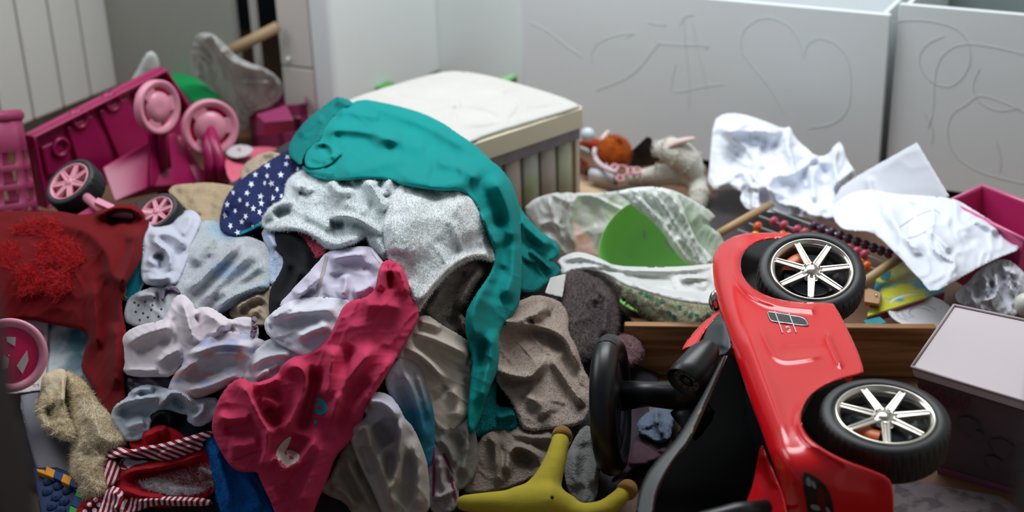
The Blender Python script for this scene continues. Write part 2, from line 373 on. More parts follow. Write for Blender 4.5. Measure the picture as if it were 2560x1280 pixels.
# wall projecting beside the radiator, and the window wall (left) with the opening that lets the daylight in
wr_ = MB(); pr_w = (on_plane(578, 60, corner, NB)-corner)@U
wr_.box(corner+U*.025, U*(pr_w-.025), NB*.04, UP*2.6); tag(wr_.build('wall_corner', mat('wall_paint_corner_shade', '#97978f', .85, .03, 2, bump=.15, bscale=180), None, False), kind='structure')  # darker copy of the wall colour carries the corner's shade
wl = MB()
for b0, b1, z0, z1 in ((-.2, 4.2, 0, .95), (-.2, 4.2, 2.45, 2.6), (-.2, .25, .95, 2.45), (2.1, 4.2, .95, 2.45)):
    wl.box(lw(-.1, b0, z0), -NB*(b1-b0), -U*.12, UP*(z1-z0))
tag(wl.build('wall_left', WALLM, None, False), kind='structure')
wr2 = MB(); wr2.box(room_pt(3.2, BW), -NB*6.2, U*.12, UP*2.6); tag(wr2.build('wall_right', WALLM, None, False), kind='structure')
# dark door frame the room is seen through (both jambs blurred at the picture's edges)
DARK = mat('dark_brown_wood', '#1a1214', .6, .2, 8)
for nm, x, sgn in (('trim_1', 108, -1), ('trim_2', 2524, 1)):
    p = CAM+rays(x, 1280)*.98; p[2] = 0; j = MB(); j.box(p, (sgn*.05, 0, 0), (0, -.08, 0), (0, 0, 2.1))
    o = j.build(nm, DARK, None, False, bevel=.008); tag(o, kind='structure')

jl = (CAM+rays(108, 1280)*.98); jr = (CAM+rays(2524, 1280)*.98); 
cg = MB(); cg.box((-4, jl[1]-.1, 2.6), (9, 0, 0), (0, 8, 0), (0, 0, .08)); tag(cg.build('ceiling', mat('ceiling_white', '#cfcfcc', .9, .02), None, False), kind='structure')

rwf = MB()
for o_, a_, b_ in (((-.65, 3.05, 2.55), (2.0, 0, 0), (0, .06, 0)), ((-.65, 4.35, 2.55), (2.0, 0, 0), (0, .06, 0)), ((-.65, 3.11, 2.55), (.06, 0, 0), (0, 1.24, 0)), ((1.29, 3.11, 2.55), (.06, 0, 0), (0, 1.24, 0))): rwf.box(o_, a_, b_, (0, 0, .05))
tag(rwf.build('window_1', WHITE, None, False), kind='structure')
# radiator on the back wall
def wall_px(x, y, off): return on_plane(x, y, room_pt(0, off), NB)
RADM = mat('radiator_enamel', '#d3d2ce', .35, .02, 2)
edges = [-150, -48, 36, 118, 193, 270]
pts = [on_plane(x, 0, lw(.02, 0), U)*[1, 1, 0] for x in edges]
rroot = empty('radiator', list(pts[2]), 'white ribbed panel radiator in the corner behind the magenta toys', 'radiator')
for i in range(5):
    a0 = pts[i]+NB*.003; a1 = pts[i+1]-NB*.003; b = MB(); b.box(a0+UP*.09, a1-a0, -U*.06, UP*.78); b.build('section', RADM, rroot, bevel=.007)
for zz in (.16, .78):
    b = MB(); b.box(pts[0]+UP*zz-U*.02, pts[5]-pts[0], -U*.05, UP*.05); b.build('manifold', mat('radiator_core', '#55595a', .5), rroot)

# cabinet between radiator corner and drawers: front face and right side
c0 = at(716, 292, .06); 
def cab_px(x, y): return on_plane(x, y, c0, NB)
cl = c0; cr = cab_px(846, 306); wdt = (cr-cl)@U; dep = (wp-cl)@NB
croot = empty('cabinet', [cl[0], cl[1], 0], 'tall white cabinet standing behind the mattress and teal sweatshirt', 'cabinet')
CABM = mat('cabinet_warm_white', '#cdc7c2', .5, .02, 2); CABR = mat('cabinet_side_lit_white', '#e6ecec', .45, .02, 2)  # side colour lifted above the front's to stand for light falling on it
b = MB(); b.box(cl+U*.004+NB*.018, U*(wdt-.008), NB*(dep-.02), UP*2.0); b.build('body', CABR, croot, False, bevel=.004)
b = MB(); b.box(cl+UP*.0, U*(wdt*.60), NB*.018, UP*.175); b.build('drawer_front', CABM, croot, False, bevel=.003)
b = MB(); b.box(cl+UP*.181, U*(wdt*.60), NB*.018, UP*1.8); d_ = b.build('door', CABM, croot, False, bevel=.003)
b = MB(); b.ball(cl+U*.035+UP*.205-NB*.008, .007); b.build('knob', LACQ, d_)
b = MB(); b.box(cl+U*(wdt*.60+.003)-NB*.004, U*(wdt*.40-.004), NB*.022, UP*2.0); b.build('corner_post', LACQ, croot, False, bevel=.012)
# dark opening beside the cabinet as an added dark panel, slim pale post in front
db = on_plane(560, 0, room_pt(0, BW-.05), NB)*[1, 1, 0]; de = on_plane(720, 0, room_pt(0, BW-.05), NB)*[1, 1, 0]
b = MB(); b.box(db, de-db, NB*.025, UP*1.9)
o = b.build('recess_panel', mat('recess_shade', '#12161d', .5, .1), None, False, bevel=.002); tag(o, 'dark panel standing in for the shaded recess behind the slim post', 'board')
q0 = on_plane(655, 280, at(655, 292, .05), NB); b = MB(); b.box(q0-U*.011, U*.022, NB*.022, UP*1.5); o = b.build('slim_post', mat('post_paint', '#a9a3a0', .5, .03), None, False, bevel=.004); tag(o, 'slim pale upright post left of the white cabinet', 'post')

# white bed-end panel between the cabinet and the drawers
a_ = room_pt(.01, 0); b_ = on_plane(1309, 150, room_pt(0, 0), NB); b = MB(); b.box(a_, U*((b_-a_)@U), NB*.03, UP*1.4)
o = b.build('bed_end', mat('panel_cool_white', '#e4ebeb', .45, .02, 2), None, False, bevel=.004); tag(o, 'plain white panel between the cabinet and the wide drawer', 'panel')
# big open drawers
dp = at(2190, 486, 0)
def dr_px(x, y, off=0): return on_plane(x, y, dp+NB*off, NB)
def drawer(x0, x1, ytop_at, off, label, inner, z0=.03):
    a_ = dr_px(x0, 200, off); b_ = dr_px(x1, 200, off); zt = dr_px(*ytop_at, off)[2]
    a_ = a_*[1, 1, 0]; wv = U*((b_-a_)@U); wd_ = (b_-a_)@U
    r_ = empty('drawer', list(a_+wv/2), label, 'drawer')
    k = MB(); k.box(a_+UP*z0, wv, NB*.019, UP*(zt-z0)); fr = k.build('front_panel', LACQ, r_, False, bevel=.003)
    h_ = zt-z0-.012
    for s_, n_ in ((.015, 'side_panel'), (wd_-.028, 'side_panel')):
        k = MB(); k.box(a_+U*s_+NB*.019+UP*(z0+.01), U*.014, NB*.55, UP*h_); k.build(n_, LACQ, r_, False, bevel=.002)
    k = MB(); k.box(a_+U*.015+NB*.57+UP*(z0+.01), U*(wd_-.03), NB*.012, UP*h_); k.build('back_panel', inner, r_, False)
    k = MB(); k.box(a_+U*.03+NB*.019+UP*(z0+.02), U*(wd_-.06), NB*.55, UP*.01); k.build('bottom_panel', inner, r_, False)
    return r_, fr
dl, dlf = drawer(1311, 2213, (2213, 36), 0, 'wide white drawer with faint green crayon scribbles behind the crumpled sheets', LACQ)
dr, drf = drawer(2232, 2790, (2232, 8), .03, 'white drawer with grey scribbles at the right edge of the room', mat('drawer_inner_grey', '#7d8a88', .6, .05))
SCR1 = mat('crayon_green_faint', '#cbd6d3', .8, .1); SCR2 = mat('crayon_grey_faint', '#c6c9cc', .8, .1)
def scribble(pts, off, m, parent):
    p = chaikin(pts, 3, False); k = MB(); k.tube([dr_px(x, y, off)-NB*.0002 for x, y in p], .0011, 5, flat=.6); k.build('crayon_scribble', m, parent)
for s_ in ([(90, 110), (180, 150), (260, 220), (350, 280)], [(400, 320), (400, 250), (440, 200), (540, 170), (630, 160), (560, 190)], [(680, 110), (780, 130), (760, 110)], [(420, 450), (560, 400), (640, 340), (700, 260), (740, 215)],
           [(720, 215), (860, 225), (1000, 225), (960, 245)], [(840, 130), (860, 80), (910, 70)], [(860, 100), (868, 250), (890, 400), (885, 540)], [(905, 120), (930, 260), (960, 350), (975, 460)],
           [(820, 320), (800, 400), (800, 470), (960, 430), (1060, 420)], [(1150, 260), (1140, 180), (1190, 110), (1280, 80), (1370, 110), (1430, 180), (1460, 290)], [(1150, 260), (1210, 340), (1290, 430), (1360, 560)],
           [(1460, 270), (1480, 210), (1540, 185), (1620, 210), (1680, 280), (1700, 400), (1690, 540), (1620, 620), (1480, 640)]):
    scribble(F2(s_), 0, SCR1, dlf)
for s_ in ([(1900, 110), (1990, 95), (2150, 110), (2260, 160), (2300, 260), (2280, 360), (2200, 440), (2110, 420), (2050, 360), (2030, 280), (2080, 210), (2160, 180)],
           [(2560, 270), (2440, 240), (2300, 215), (2200, 230), (2130, 300), (2110, 420), (2110, 560), (2080, 640)], [(2560, 560), (2440, 500), (2330, 470), (2280, 520), (2200, 560), (2170, 660), (2210, 780), (2330, 860), (2480, 900), (2580, 920)],
           [(2340, 340), (2300, 420), (2320, 500), (2420, 560), (2540, 540)], [(2060, 560), (2110, 640), (2100, 720)], [(2420, 700), (2450, 800), (2440, 860)]):
    scribble(F2(s_), .03, SCR2, drf)
# ================================================================ THE HEAP OF CLOTHES (lowest first)
def thing(o, label, cat, group=None): return tag(o, label, cat, group)
core = relief('clothes_heap', cloth('heap_gap_shade', '#3d373c', var=.5, vscale=5), FX([(-70, 545), (200, 535), (420, 490), (560, 480), (690, 360), (850, 320), (1150, 430), (1330, 560), (1420, 660), (1560, 770), (1660, 900), (1700, 1350), (-70, 1350)]),
    z=-62, eh=20, er=40, res=7, noise=(6, .9, 120, 50), grow=0, skirt=160)  # dark colour stands for the shadow in gaps between garments
tag(core, 'jumble of clothes deep inside the heap, coloured dark for the shadow gaps', 'clothes', kind='stuff')

o = relief('fleece_pad', terry('beige_fleece', '#a39075', bscale=120), A([(1260, 230), (1290, 200), (1400, 190), (1560, 180), (1700, 200), (1760, 210), (1740, 330), (1690, 460), (1680, 500), (1500, 480), (1420, 400), (1370, 330), (1300, 280)]), z=-4, eh=16, er=16,
    folds=[(8, 12, A([(1300, 215), (1450, 205), (1600, 215)])), (-9, 10, A([(1600, 230), (1560, 330), (1580, 450)])), (7, 14, A([(1420, 260), (1480, 340), (1480, 420)]))], noise=(5, .3, 60, 30)); thing(o, 'beige fleece bunched beside the navy starred cloth', 'fleece')
o = relief('slipper', terry('slipper_cream', '#a39280', bscale=150), A([(1800, 140), (1805, 80), (1850, 20), (1930, -30), (2020, -55), (2090, -30), (2110, 20), (2050, 60), (1980, 80), (1900, 130), (1840, 170)]), z=4, eh=18, er=14,
    folds=[(-26, 10, A([(1930, 30), (1990, 0), (2040, -5)])), (6, 8, A([(1830, 90), (1880, 30), (1960, -15)]))], noise=(2, .3, 60, 30)); thing(o, 'small cream slipper peeking out behind the navy starred cloth', 'slipper')

o = relief('teal_book', plastic('book_teal', '#0c6f80', rough=.45), A([(1035, 650), (1062, 610), (1085, 700), (1085, 880), (1000, 1030), (890, 1040), (885, 980), (900, 900), (960, 780)]), z=2, eh=3, er=3, noise=None, skirt=25, smooth=0); thing(o, 'teal book with a yellow loop on its cover between red fabric and grey cloth', 'book')
ribbon(o, 'cover_print', A([(900, 1010), (890, 970), (905, 940), (930, 945), (940, 980), (920, 1005), (945, 1030)]), 4, plastic('print_yellow', '#a99a3c'), 1.5)

o = relief('khaki_cloth', cloth('khaki_cotton', '#a2937f'), A([(1700, 1150), (1760, 1060), (1850, 1000), (2000, 930), (2060, 960), (2060, 1180), (1980, 1220), (1900, 1230), (1790, 1200)]), z=2,
    folds=[(9, 9, A([(1740, 1120), (1850, 1040), (1960, 1010)])), (-9, 8, A([(1780, 1150), (1880, 1080), (1990, 1060)])), (7, 8, A([(1850, 1160), (1950, 1090)]))]); thing(o, 'khaki cotton scrap beside the black garment', 'cloth')

# fleece blanket: grey with blue patches
def fleece_col(px, py, h):
    b = np.clip(vnoise(px/70+3, py/45, 11)*3+.1, 0, 1)*.6+np.exp(-((px-555)/40)**2-((py-575)/22)**2)+np.exp(-((px-600)/80)**2-((py-755-(600-px)*.55)/16)**2)
    b = np.clip(b, 0, 1)[:, None]; g = np.array(lin('#b3b5bb')); bl = np.array(lin('#7d9cc0')); gr = np.array(lin('#aebfae')); y = np.clip(vnoise(px/60, py/40+7, 17)*2.4-.2, 0, 1)[:, None]
    return (g*(1-b)+bl*b)*(1-y*.5)+gr*y*.5
FLM = set_vcol(terry('fleece_grey_blue', '#b3b5bb', bscale=160, bdist=.002))
o = relief('fleece_blanket', FLM, A([(1460, 470), (1560, 460), (1650, 470), (1670, 520), (1720, 545), (1830, 580), (1900, 600), (1990, 640), (2000, 700), (2000, 800), (2020, 900), (1990, 950), (1850, 1010), (1700, 1100), (1600, 1160), (1500, 1130), (1430, 1110), (1340, 1010), (1300, 900), (1330, 830), (1390, 700), (1400, 640), (1440, 560)]), z=6, eh=10, er=12, colf=fleece_col,
    folds=[(17, (8, 16), A([(1810, 590), (1650, 740), (1480, 900), (1370, 1000)])), (13, (8, 14), A([(1910, 650), (1760, 790), (1610, 950), (1470, 1090)])), (-10, 9, A([(1860, 620), (1700, 770), (1540, 930), (1420, 1050)])), (11, (8, 13), A([(1990, 740), (1860, 840), (1720, 940), (1600, 1040)])), (12, 10, A([(2010, 910), (1860, 965), (1720, 1020), (1580, 1130)])), (-11, 8, A([(1950, 730), (1800, 860), (1660, 1000)])), (9, 15, A([(1650, 560), (1510, 640), (1420, 780)])), (-12, 8, A([(1600, 690), (1470, 830), (1390, 930)]))], noise=(2, -.9, 120, 24))
thing(o, 'grey fleece blanket with pale blue patches in long diagonal folds', 'blanket')
fur(o, 'pile', FLM2 := terry('fleece_pile', '#b0b4bc'), 2.2, 9000, .35, seed=5)

o = relief('grey_jersey', cloth('jersey_lilac_grey', '#b9bac8'), A([(1045, 490), (1100, 450), (1250, 425), (1380, 390), (1430, 385), (1475, 420), (1485, 460), (1440, 560), (1400, 640), (1395, 700), (1340, 840), (1310, 910), (1250, 925), (1100, 920), (1065, 890), (1060, 780), (1085, 640), (1060, 560)]), z=14, eh=11, er=12,
    folds=[(16, (14, 8), A([(1090, 570), (1170, 545), (1270, 550), (1350, 600), (1390, 670)])), (14, (8, 10), A([(1110, 570), (1170, 630), (1250, 680), (1270, 760), (1230, 830)])), (-26, 13, A([(1170, 690), (1210, 770), (1220, 820)])), (10, 12, A([(1430, 400), (1400, 500), (1340, 570)])), (9, 10, A([(1090, 730), (1130, 760), (1190, 780)])), (11, 8, A([(1080, 880), (1180, 890), (1290, 870)])), (-9, 9, A([(1110, 480), (1200, 500), (1330, 480)]))], noise=(3, .5, 90, 30))
thing(o, 'lilac-grey jersey crumpled beside the red fuzzy garment', 'jersey')

SPM = cloth('spotted_white', '#a9abb0')
o = relief('spotted_shirt', SPM, A([(945, 1100), (965, 1040), (1010, 1005), (1130, 960), (1210, 930), (1290, 935), (1350, 980), (1355, 1030), (1300, 1060), (1260, 1120), (1230, 1200), (1150, 1240), (950, 1220), (930, 1160)]), z=8,
    folds=[(9, 10, A([(1010, 1020), (1100, 1000), (1180, 1020)])), (-10, 8, A([(1150, 980), (1190, 1060), (1180, 1130)]))]); thing(o, 'grey-white shirt with small dark dots under the pink-white trousers', 'shirt')
DOT = cloth('dot_dark', '#3b3646')
for x, y in [(1080, 1055), (1030, 1080), (1135, 1080), (1125, 1115), (1065, 1140), (1180, 1165), (1100, 1170), (1010, 1130), (1150, 1025), (1040, 1190), (1000, 1060), (1200, 1110)]:
    decal(o, 'dot', [A([(x+9*math.cos(a), y+9*math.sin(a))])[0] for a in np.linspace(0, 6.28, 9)[:-1]], DOT, 1.0, n=0)
r_ = relief('ruffle', cloth('ruffle_plum', '#6b5f72'), A([(1195, 990), (1200, 940), (1260, 925), (1330, 950), (1350, 1000), (1320, 990), (1270, 965), (1230, 980), (1215, 1050), (1195, 1040)]), z=18, parent=o, eh=6, er=5, res=3, noise=(5, .8, 14, 8))

o = relief('mauve_shirt', cloth('mauve_cotton', '#6d6070'), B([(800, 330), (900, 340), (1040, 330), (1150, 400), (1180, 500), (1060, 560), (900, 540), (830, 460)]), z=4, folds=[(9, 9, B([(830, 380), (920, 430), (1000, 500)])), (8, 9, B([(960, 370), (1050, 430), (1110, 510)])), (-9, 9, B([(880, 400), (960, 470)]))]); thing(o, 'dim mauve shirt under the blush white trousers', 'shirt')
# ---- red fuzzy garment
RED = cloth('red_fleece', '#66070f', sheen=.06, bscale=300)
o = relief('red_garment', RED, FX([(-60, 560), (-20, 538), (30, 531), (130, 530), (215, 545), (262, 525), (300, 512), (340, 515), (366, 540), (370, 562), (354, 590), (350, 640), (332, 680), (306, 720), (298, 770), (312, 830), (312, 900), (305, 960), (312, 1015), (280, 1040), (250, 1000), (235, 960), (205, 925), (215, 880), (232, 835), (195, 818), (130, 806), (70, 793), (0, 800), (-60, 805)]), z=20, eh=16, er=22,
    folds=[(22, (10, 16), FX([(236, 552), (262, 528), (300, 518), (340, 524), (362, 552)])), (-24, 12, FX([(262, 556), (300, 540), (340, 550)])), (15, (18, 9), FX([(345, 560), (335, 620), (315, 680), (296, 730)])), (-14, 12, FX([(330, 590), (310, 650), (290, 700)])), (12, 22, FX([(160, 560), (230, 580), (275, 640), (280, 720)])), (-16, 18, FX([(255, 610), (262, 700), (270, 800), (275, 900)])), (10, 14, FX([(235, 700), (240, 800), (245, 880)])), (12, 14, FX([(285, 800), (290, 880), (285, 980)])), (8, 20, FX([(20, 560), (110, 550), (200, 570)]))], noise=(4, 1.2, 170, 45))
thing(o, 'dark red fuzzy garment with shaggy tufts at the left edge of the heap', 'garment')
FURR = mat('red_shag', '#cf1422', .7, .2, 30, sheen=.1)
for i, (rg, cnt, ln) in enumerate(((A([(90, 500), (250, 440), (420, 440), (490, 540), (420, 600), (250, 560), (110, 560)]), 1500, 17), (A([(400, 560), (560, 600), (640, 740), (560, 840), (440, 800), (380, 690)]), 1900, 19), (A([(0, 640), (110, 620), (160, 720), (90, 820), (0, 800)]), 1000, 18), (A([(120, 820), (240, 780), (330, 900), (300, 1010), (150, 1020)]), 1700, 19), (A([(340, 820), (520, 840), (540, 960), (440, 1050), (350, 980)]), 1700, 18), (A([(280, 620), (400, 600), (430, 760), (330, 820), (250, 740)]), 1000, 15))):
    fur(o, 'shag_tuft', FURR, ln, cnt, .38, region=rg, comb=(.1, -.3, .1), seed=20+i, curl=.55)

# ---- navy cloth with stars
NAVY = cloth('navy_cotton', '#1b2450')
o = relief('starred_cloth', NAVY, A([(1690, 290), (1740, 215), (1830, 130), (1960, 50), (2080, -25), (2170, -75), (2230, -20), (2290, 50), (2280, 110), (2190, 160), (2150, 300), (2010, 380), (1970, 450), (1955, 480), (1830, 540), (1760, 562), (1680, 545), (1645, 500), (1655, 400)]), z=12, eh=12, er=16,
    folds=[(10, 16, A([(1750, 260), (1850, 300), (1900, 400), (1820, 500)])), (-10, 10, A([(1960, 100), (1900, 220), (1940, 330)])), (9, 12, A([(2090, 0), (2040, 140), (2060, 260), (2000, 350)])), (12, 9, A([(1665, 420), (1700, 300), (1800, 200)])), (-7, 9, A([(1740, 340), (1760, 430), (1720, 510)])), (8, 9, A([(2180, -40), (2150, 80), (2100, 200)]))], noise=(3.5, 1.0, 110, 36))
thing(o, 'navy cotton cloth printed with small white stars', 'cloth')
STAR = cloth('star_white', '#d5dcea')
for i, (x, y) in enumerate([(1900, 108), (1988, 118), (1970, 172), (2062, 218), (1735, 240), (1838, 245), (1940, 270), (2095, 268), (1785, 298), (1945, 322), (1885, 360), (1750, 378), (1932, 388), (1828, 420), (1715, 490), (1768, 540), (1990, 40), (2130, 30), (2215, 70), (2030, 282), (2020, 175), (1690, 330), (1675, 410), (1870, 180), (2090, 110), (1800, 460), (1880, 500), (2140, -20), (1840, 330)]):
    s_ = (23+7*random.random())/2.977; a0 = random.random()*6; sq = .6+.4*random.random(); c_ = A([(x, y)])[0]
    decal(o, 'star_print', [(c_[0]+s_*(1 if k % 2 == 0 else .42)*math.cos(a0+k*math.pi/5)*sq, c_[1]+s_*(1 if k % 2 == 0 else .42)*math.sin(a0+k*math.pi/5)) for k in range(10)], STAR, 1.4, n=0)
ribbon(o, 'teal_trim', A([(1790, 545), (1850, 520), (1920, 485), (1975, 455)]), 7, cloth('teal_trim', '#11808a'), 2.5)

o = relief('pale_blue_cloth', terry('pale_blue_terry', '#aebcd4', bscale=200), D([(40, 520), (130, 510), (160, 560), (150, 640), (200, 690), (205, 720), (180, 800), (130, 890), (105, 880), (80, 800), (90, 730), (110, 660), (70, 610)]), z=9, eh=9, er=10, folds=[(-8, 6, D([(130, 700), (120, 800), (110, 860)])), (7, 7, D([(80, 540), (110, 600), (130, 650)]))], noise=(2, .5, 60, 20)); thing(o, 'pale blue terry scrap left of the black garment', 'cloth')

# ---- black garment with pink patch
o = relief('black_garment', cloth('black_knit', '#111217', sheen=.05), D([(125, 600), (140, 530), (190, 500), (300, 500), (430, 560), (520, 620), (640, 590), (750, 530), (790, 590), (760, 660), (600, 680), (480, 700), (430, 760), (340, 860), (250, 960), (190, 1040), (150, 1100), (105, 1110), (95, 1020), (110, 900), (180, 800), (200, 710), (150, 660)]), z=14, eh=12, er=14,
    folds=[(9, 16, D([(150, 560), (230, 560), (300, 620), (340, 720), (280, 860)])), (-10, 9, D([(250, 740), (230, 860), (170, 980)])), (7, 12, D([(330, 770), (250, 900), (160, 1040)]))]); thing(o, 'black knit garment with a coral pink patch tucked under the grey towel', 'garment')
p_ = relief('coral_patch', terry('coral_terry', '#e0607a', bscale=300), D([(252, 540), (285, 522), (340, 540), (400, 585), (450, 625), (475, 670), (440, 700), (400, 715), (365, 690), (350, 640), (320, 590)]), z=24, parent=o, eh=6, er=6, res=3, noise=(2, .3, 20, 8))
fur(p_, 'pile', terry('coral_pile', '#e0647c'), 2.5, 2500, .4, seed=31)

# ---- towels
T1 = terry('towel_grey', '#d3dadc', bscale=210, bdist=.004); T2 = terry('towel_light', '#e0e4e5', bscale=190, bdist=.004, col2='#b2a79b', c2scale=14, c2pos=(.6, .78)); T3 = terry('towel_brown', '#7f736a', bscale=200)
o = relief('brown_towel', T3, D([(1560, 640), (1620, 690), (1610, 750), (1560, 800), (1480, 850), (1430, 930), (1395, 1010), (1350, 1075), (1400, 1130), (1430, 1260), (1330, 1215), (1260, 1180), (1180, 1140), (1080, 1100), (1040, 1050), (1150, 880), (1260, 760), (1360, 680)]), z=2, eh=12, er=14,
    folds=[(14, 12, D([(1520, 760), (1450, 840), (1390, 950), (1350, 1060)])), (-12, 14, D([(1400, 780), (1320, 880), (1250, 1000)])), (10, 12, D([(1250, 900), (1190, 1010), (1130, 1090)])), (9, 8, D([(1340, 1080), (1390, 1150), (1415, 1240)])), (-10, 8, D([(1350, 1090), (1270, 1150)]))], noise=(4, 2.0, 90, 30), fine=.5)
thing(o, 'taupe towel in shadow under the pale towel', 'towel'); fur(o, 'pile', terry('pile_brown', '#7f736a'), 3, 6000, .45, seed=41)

o = relief('grey_towel', T1, D([(215, 190), (300, 130), (370, 130), (480, 160), (560, 150), (640, 160), (700, 120), (800, 110), (900, 130), (960, 170), (1000, 215), (930, 280), (895, 370), (885, 420), (880, 500), (890, 600), (885, 710), (855, 715), (820, 680), (780, 640), (745, 565), (730, 555), (640, 605), (540, 642), (470, 632), (420, 590), (360, 535), (260, 512), (150, 508), (80, 520), (45, 475), (60, 435), (100, 370), (190, 330), (205, 250)]), z=30, eh=13, er=13, res=3.4,
    folds=[(13, 9, D([(60, 470), (80, 410), (130, 355), (200, 340), (270, 335)])), (-15, 13, D([(130, 440), (180, 400), (240, 390)])), (15, (20, 12), D([(100, 505), (260, 490), (400, 545), (520, 620), (640, 590), (740, 530)])), (14, 12, D([(265, 260), (290, 225), (340, 235), (350, 280)])), (-14, 8, D([(285, 265), (320, 270), (315, 300)])), (18, 11, D([(495, 180), (520, 250), (590, 280), (660, 250)])), (-14, 8, D([(560, 190), (610, 230), (650, 210)])), (20, (9, 15), D([(700, 185), (760, 220), (820, 300), (870, 400)])), (-24, 12, D([(800, 200), (850, 270), (890, 320)])), (12, 10, D([(900, 160), (880, 220), (860, 300)])),
           (17, 8, D([(460, 445), (550, 425), (640, 430), (740, 475), (850, 560)])), (-26, (15, 8), D([(480, 475), (540, 490), (600, 485)])), (9, 18, D([(300, 420), (420, 440), (520, 520)])), (-10, 16, D([(400, 330), (470, 400), (440, 450)])), (10, 20, D([(560, 330), (640, 360), (760, 400)])), (-9, 12, D([(640, 300), (720, 330), (790, 400)])), (8, 10, D([(780, 560), (830, 620), (870, 690)]))], noise=(4, .5, 90, 34), fine=.8)
thing(o, 'grey terry towel crumpled beneath the teal sweatshirt', 'towel'); fur(o, 'pile', terry('pile_grey', '#d8dfe1'), 3.2, 26000, .42, seed=42)
ribbon(o, 'hem', D([(52, 480), (62, 440), (105, 375), (180, 340), (255, 333)]), 7, cloth('hem_grey', '#c2c8c8'), 2.5)
ribbon(o, 'hem', D([(465, 445), (550, 425), (640, 430), (740, 475), (850, 560)]), 6, MATS['hem_grey'], 2.5)

o = relief('pale_towel', T2, D([(878, 400), (885, 350), (930, 270), (990, 215), (1060, 205), (1150, 225), (1240, 235), (1310, 215), (1390, 240), (1440, 320), (1490, 420), (1540, 530), (1590, 610), (1612, 690), (1605, 740), (1570, 718), (1480, 695), (1400, 715), (1310, 770), (1200, 880), (1120, 990), (1070, 1075), (1050, 1015), (1020, 950), (990, 830), (950, 760), (895, 725), (872, 640), (858, 520)]), z=42, eh=14, er=16, res=3.4,
    folds=[(-9, 22, D([(1190, 240), (1160, 330), (1180, 430)])), (10, 26, D([(1010, 280), (1060, 400), (1040, 560), (1080, 740)])), (9, 24, D([(1330, 300), (1380, 440), (1450, 580)])), (-8, 18, D([(1200, 560), (1250, 640), (1380, 640)])), (9, 10, D([(1590, 700), (1480, 680), (1390, 700), (1300, 755), (1195, 865), (1115, 975), (1072, 1050)])), (-7, 12, D([(1540, 650), (1420, 660), (1300, 720), (1180, 840)])), (8, 20, D([(900, 420), (930, 560), (930, 690)])), (10, 14, D([(1000, 860), (1050, 930), (1080, 1000)]))], noise=(4, 1.1, 120, 50), fine=.8)
thing(o, 'pale terry towel draped down the middle of the heap', 'towel'); fur(o, 'pile', terry('pile_pale', '#e3e7e8'), 3.2, 30000, .42, seed=43)
ribbon(o, 'hem', D([(1602, 725), (1560, 700), (1480, 683), (1395, 703), (1305, 758), (1197, 868), (1117, 978), (1074, 1055)]), 7, cloth('hem_pale', '#b7aca3'), 2.5)

# ---- teal sweatshirt
TEAL = cloth('teal_jersey', '#0b8886', sheen=.05, bscale=500)
TEALR = cloth('teal_rib', '#0b7f7e', bump=1, bscale=7.5, bdist=.0022, btype='X')
teal_outline = FX([(866, 268), (905, 252), (950, 260), (1000, 271), (1060, 289), (1110, 314), (1145, 340), (1185, 366), (1217, 398), (1250, 425), (1275, 458), (1286, 492), (1296, 525), (1298, 600), (1300, 660), (1296, 745), (1290, 768), (1262, 800), (1240, 840), (1245, 880), (1238, 930), (1215, 980), (1195, 1050), (1178, 1085), (1172, 1060), (1180, 960), (1186, 900), (1172, 850), (1165, 790), (1190, 742), (1228, 690), (1243, 650), (1236, 610), (1215, 560), (1200, 520), (1178, 488), (1150, 471), (1110, 473), (1050, 466), (1000, 456), (985, 446), (920, 441), (860, 447), (800, 445), (770, 430), (770, 385), (800, 340), (830, 300)])
troot = relief('teal_sweatshirt', TEAL, teal_outline, z=52, fs=1.15, ws=1.3, eh=16, er=18, res=3.4,
    folds=[(16, (10, 16), CC([(690, 960), (760, 900), (900, 905), (1050, 930), (1150, 970), (1260, 1000)])), (-14, 14, CC([(740, 960), (850, 960), (990, 960), (1060, 1010)])), (13, 12, CC([(770, 800), (860, 770), (960, 800), (1100, 830)])), (-9, 14, CC([(800, 850), (950, 850), (1080, 880)])), (11, 16, CC([(1020, 1000), (1150, 960), (1300, 990), (1420, 1060)])), (-9, 16, CC([(1120, 1080), (1260, 1060), (1380, 1100)])), (14, (14, 22), CC([(900, 720), (1150, 770), (1400, 870), (1600, 980), (1780, 1080)])), (-12, 18, CC([(1150, 850), (1350, 920), (1560, 1040), (1700, 1130)])),
           (12, 18, CC([(760, 1190), (950, 1190), (1100, 1130), (1300, 1120)])), (13, 16, D([(920, 130), (1080, 200), (1230, 220), (1330, 200), (1430, 230)])), (-16, 22, D([(1140, 130), (1240, 160), (1380, 130)])), (12, 14, D([(1180, 60), (1280, 80), (1400, 120), (1500, 200)])), (-15, 14, D([(1420, 200), (1520, 300), (1580, 420), (1620, 540)])), (15, 16, D([(1560, 140), (1660, 300), (1710, 480), (1720, 640)])), (-16, 13, D([(1540, 420), (1620, 560), (1650, 700), (1640, 860)])), (13, 12, D([(1480, 400), (1560, 520), (1610, 650)])), (12, 14, D([(1720, 560), (1720, 720), (1690, 900), (1640, 1000)])), (-14, 14, D([(1680, 760), (1600, 880), (1520, 1000)])), (12, 14, D([(1560, 860), (1480, 980), (1440, 1120), (1480, 1280)])), (-12, 12, E([(1020, 180), (1080, 280), (1090, 420)])), (12, 12, E([(1160, 140), (1150, 300), (1110, 480), (1080, 640)])), (-10, 10, E([(1120, 200), (1070, 420), (1050, 600)]))], noise=(1.8, .45, 190, 44))
thing(troot, 'teal sweatshirt with ribbed hem draped over the top of the heap', 'sweatshirt')
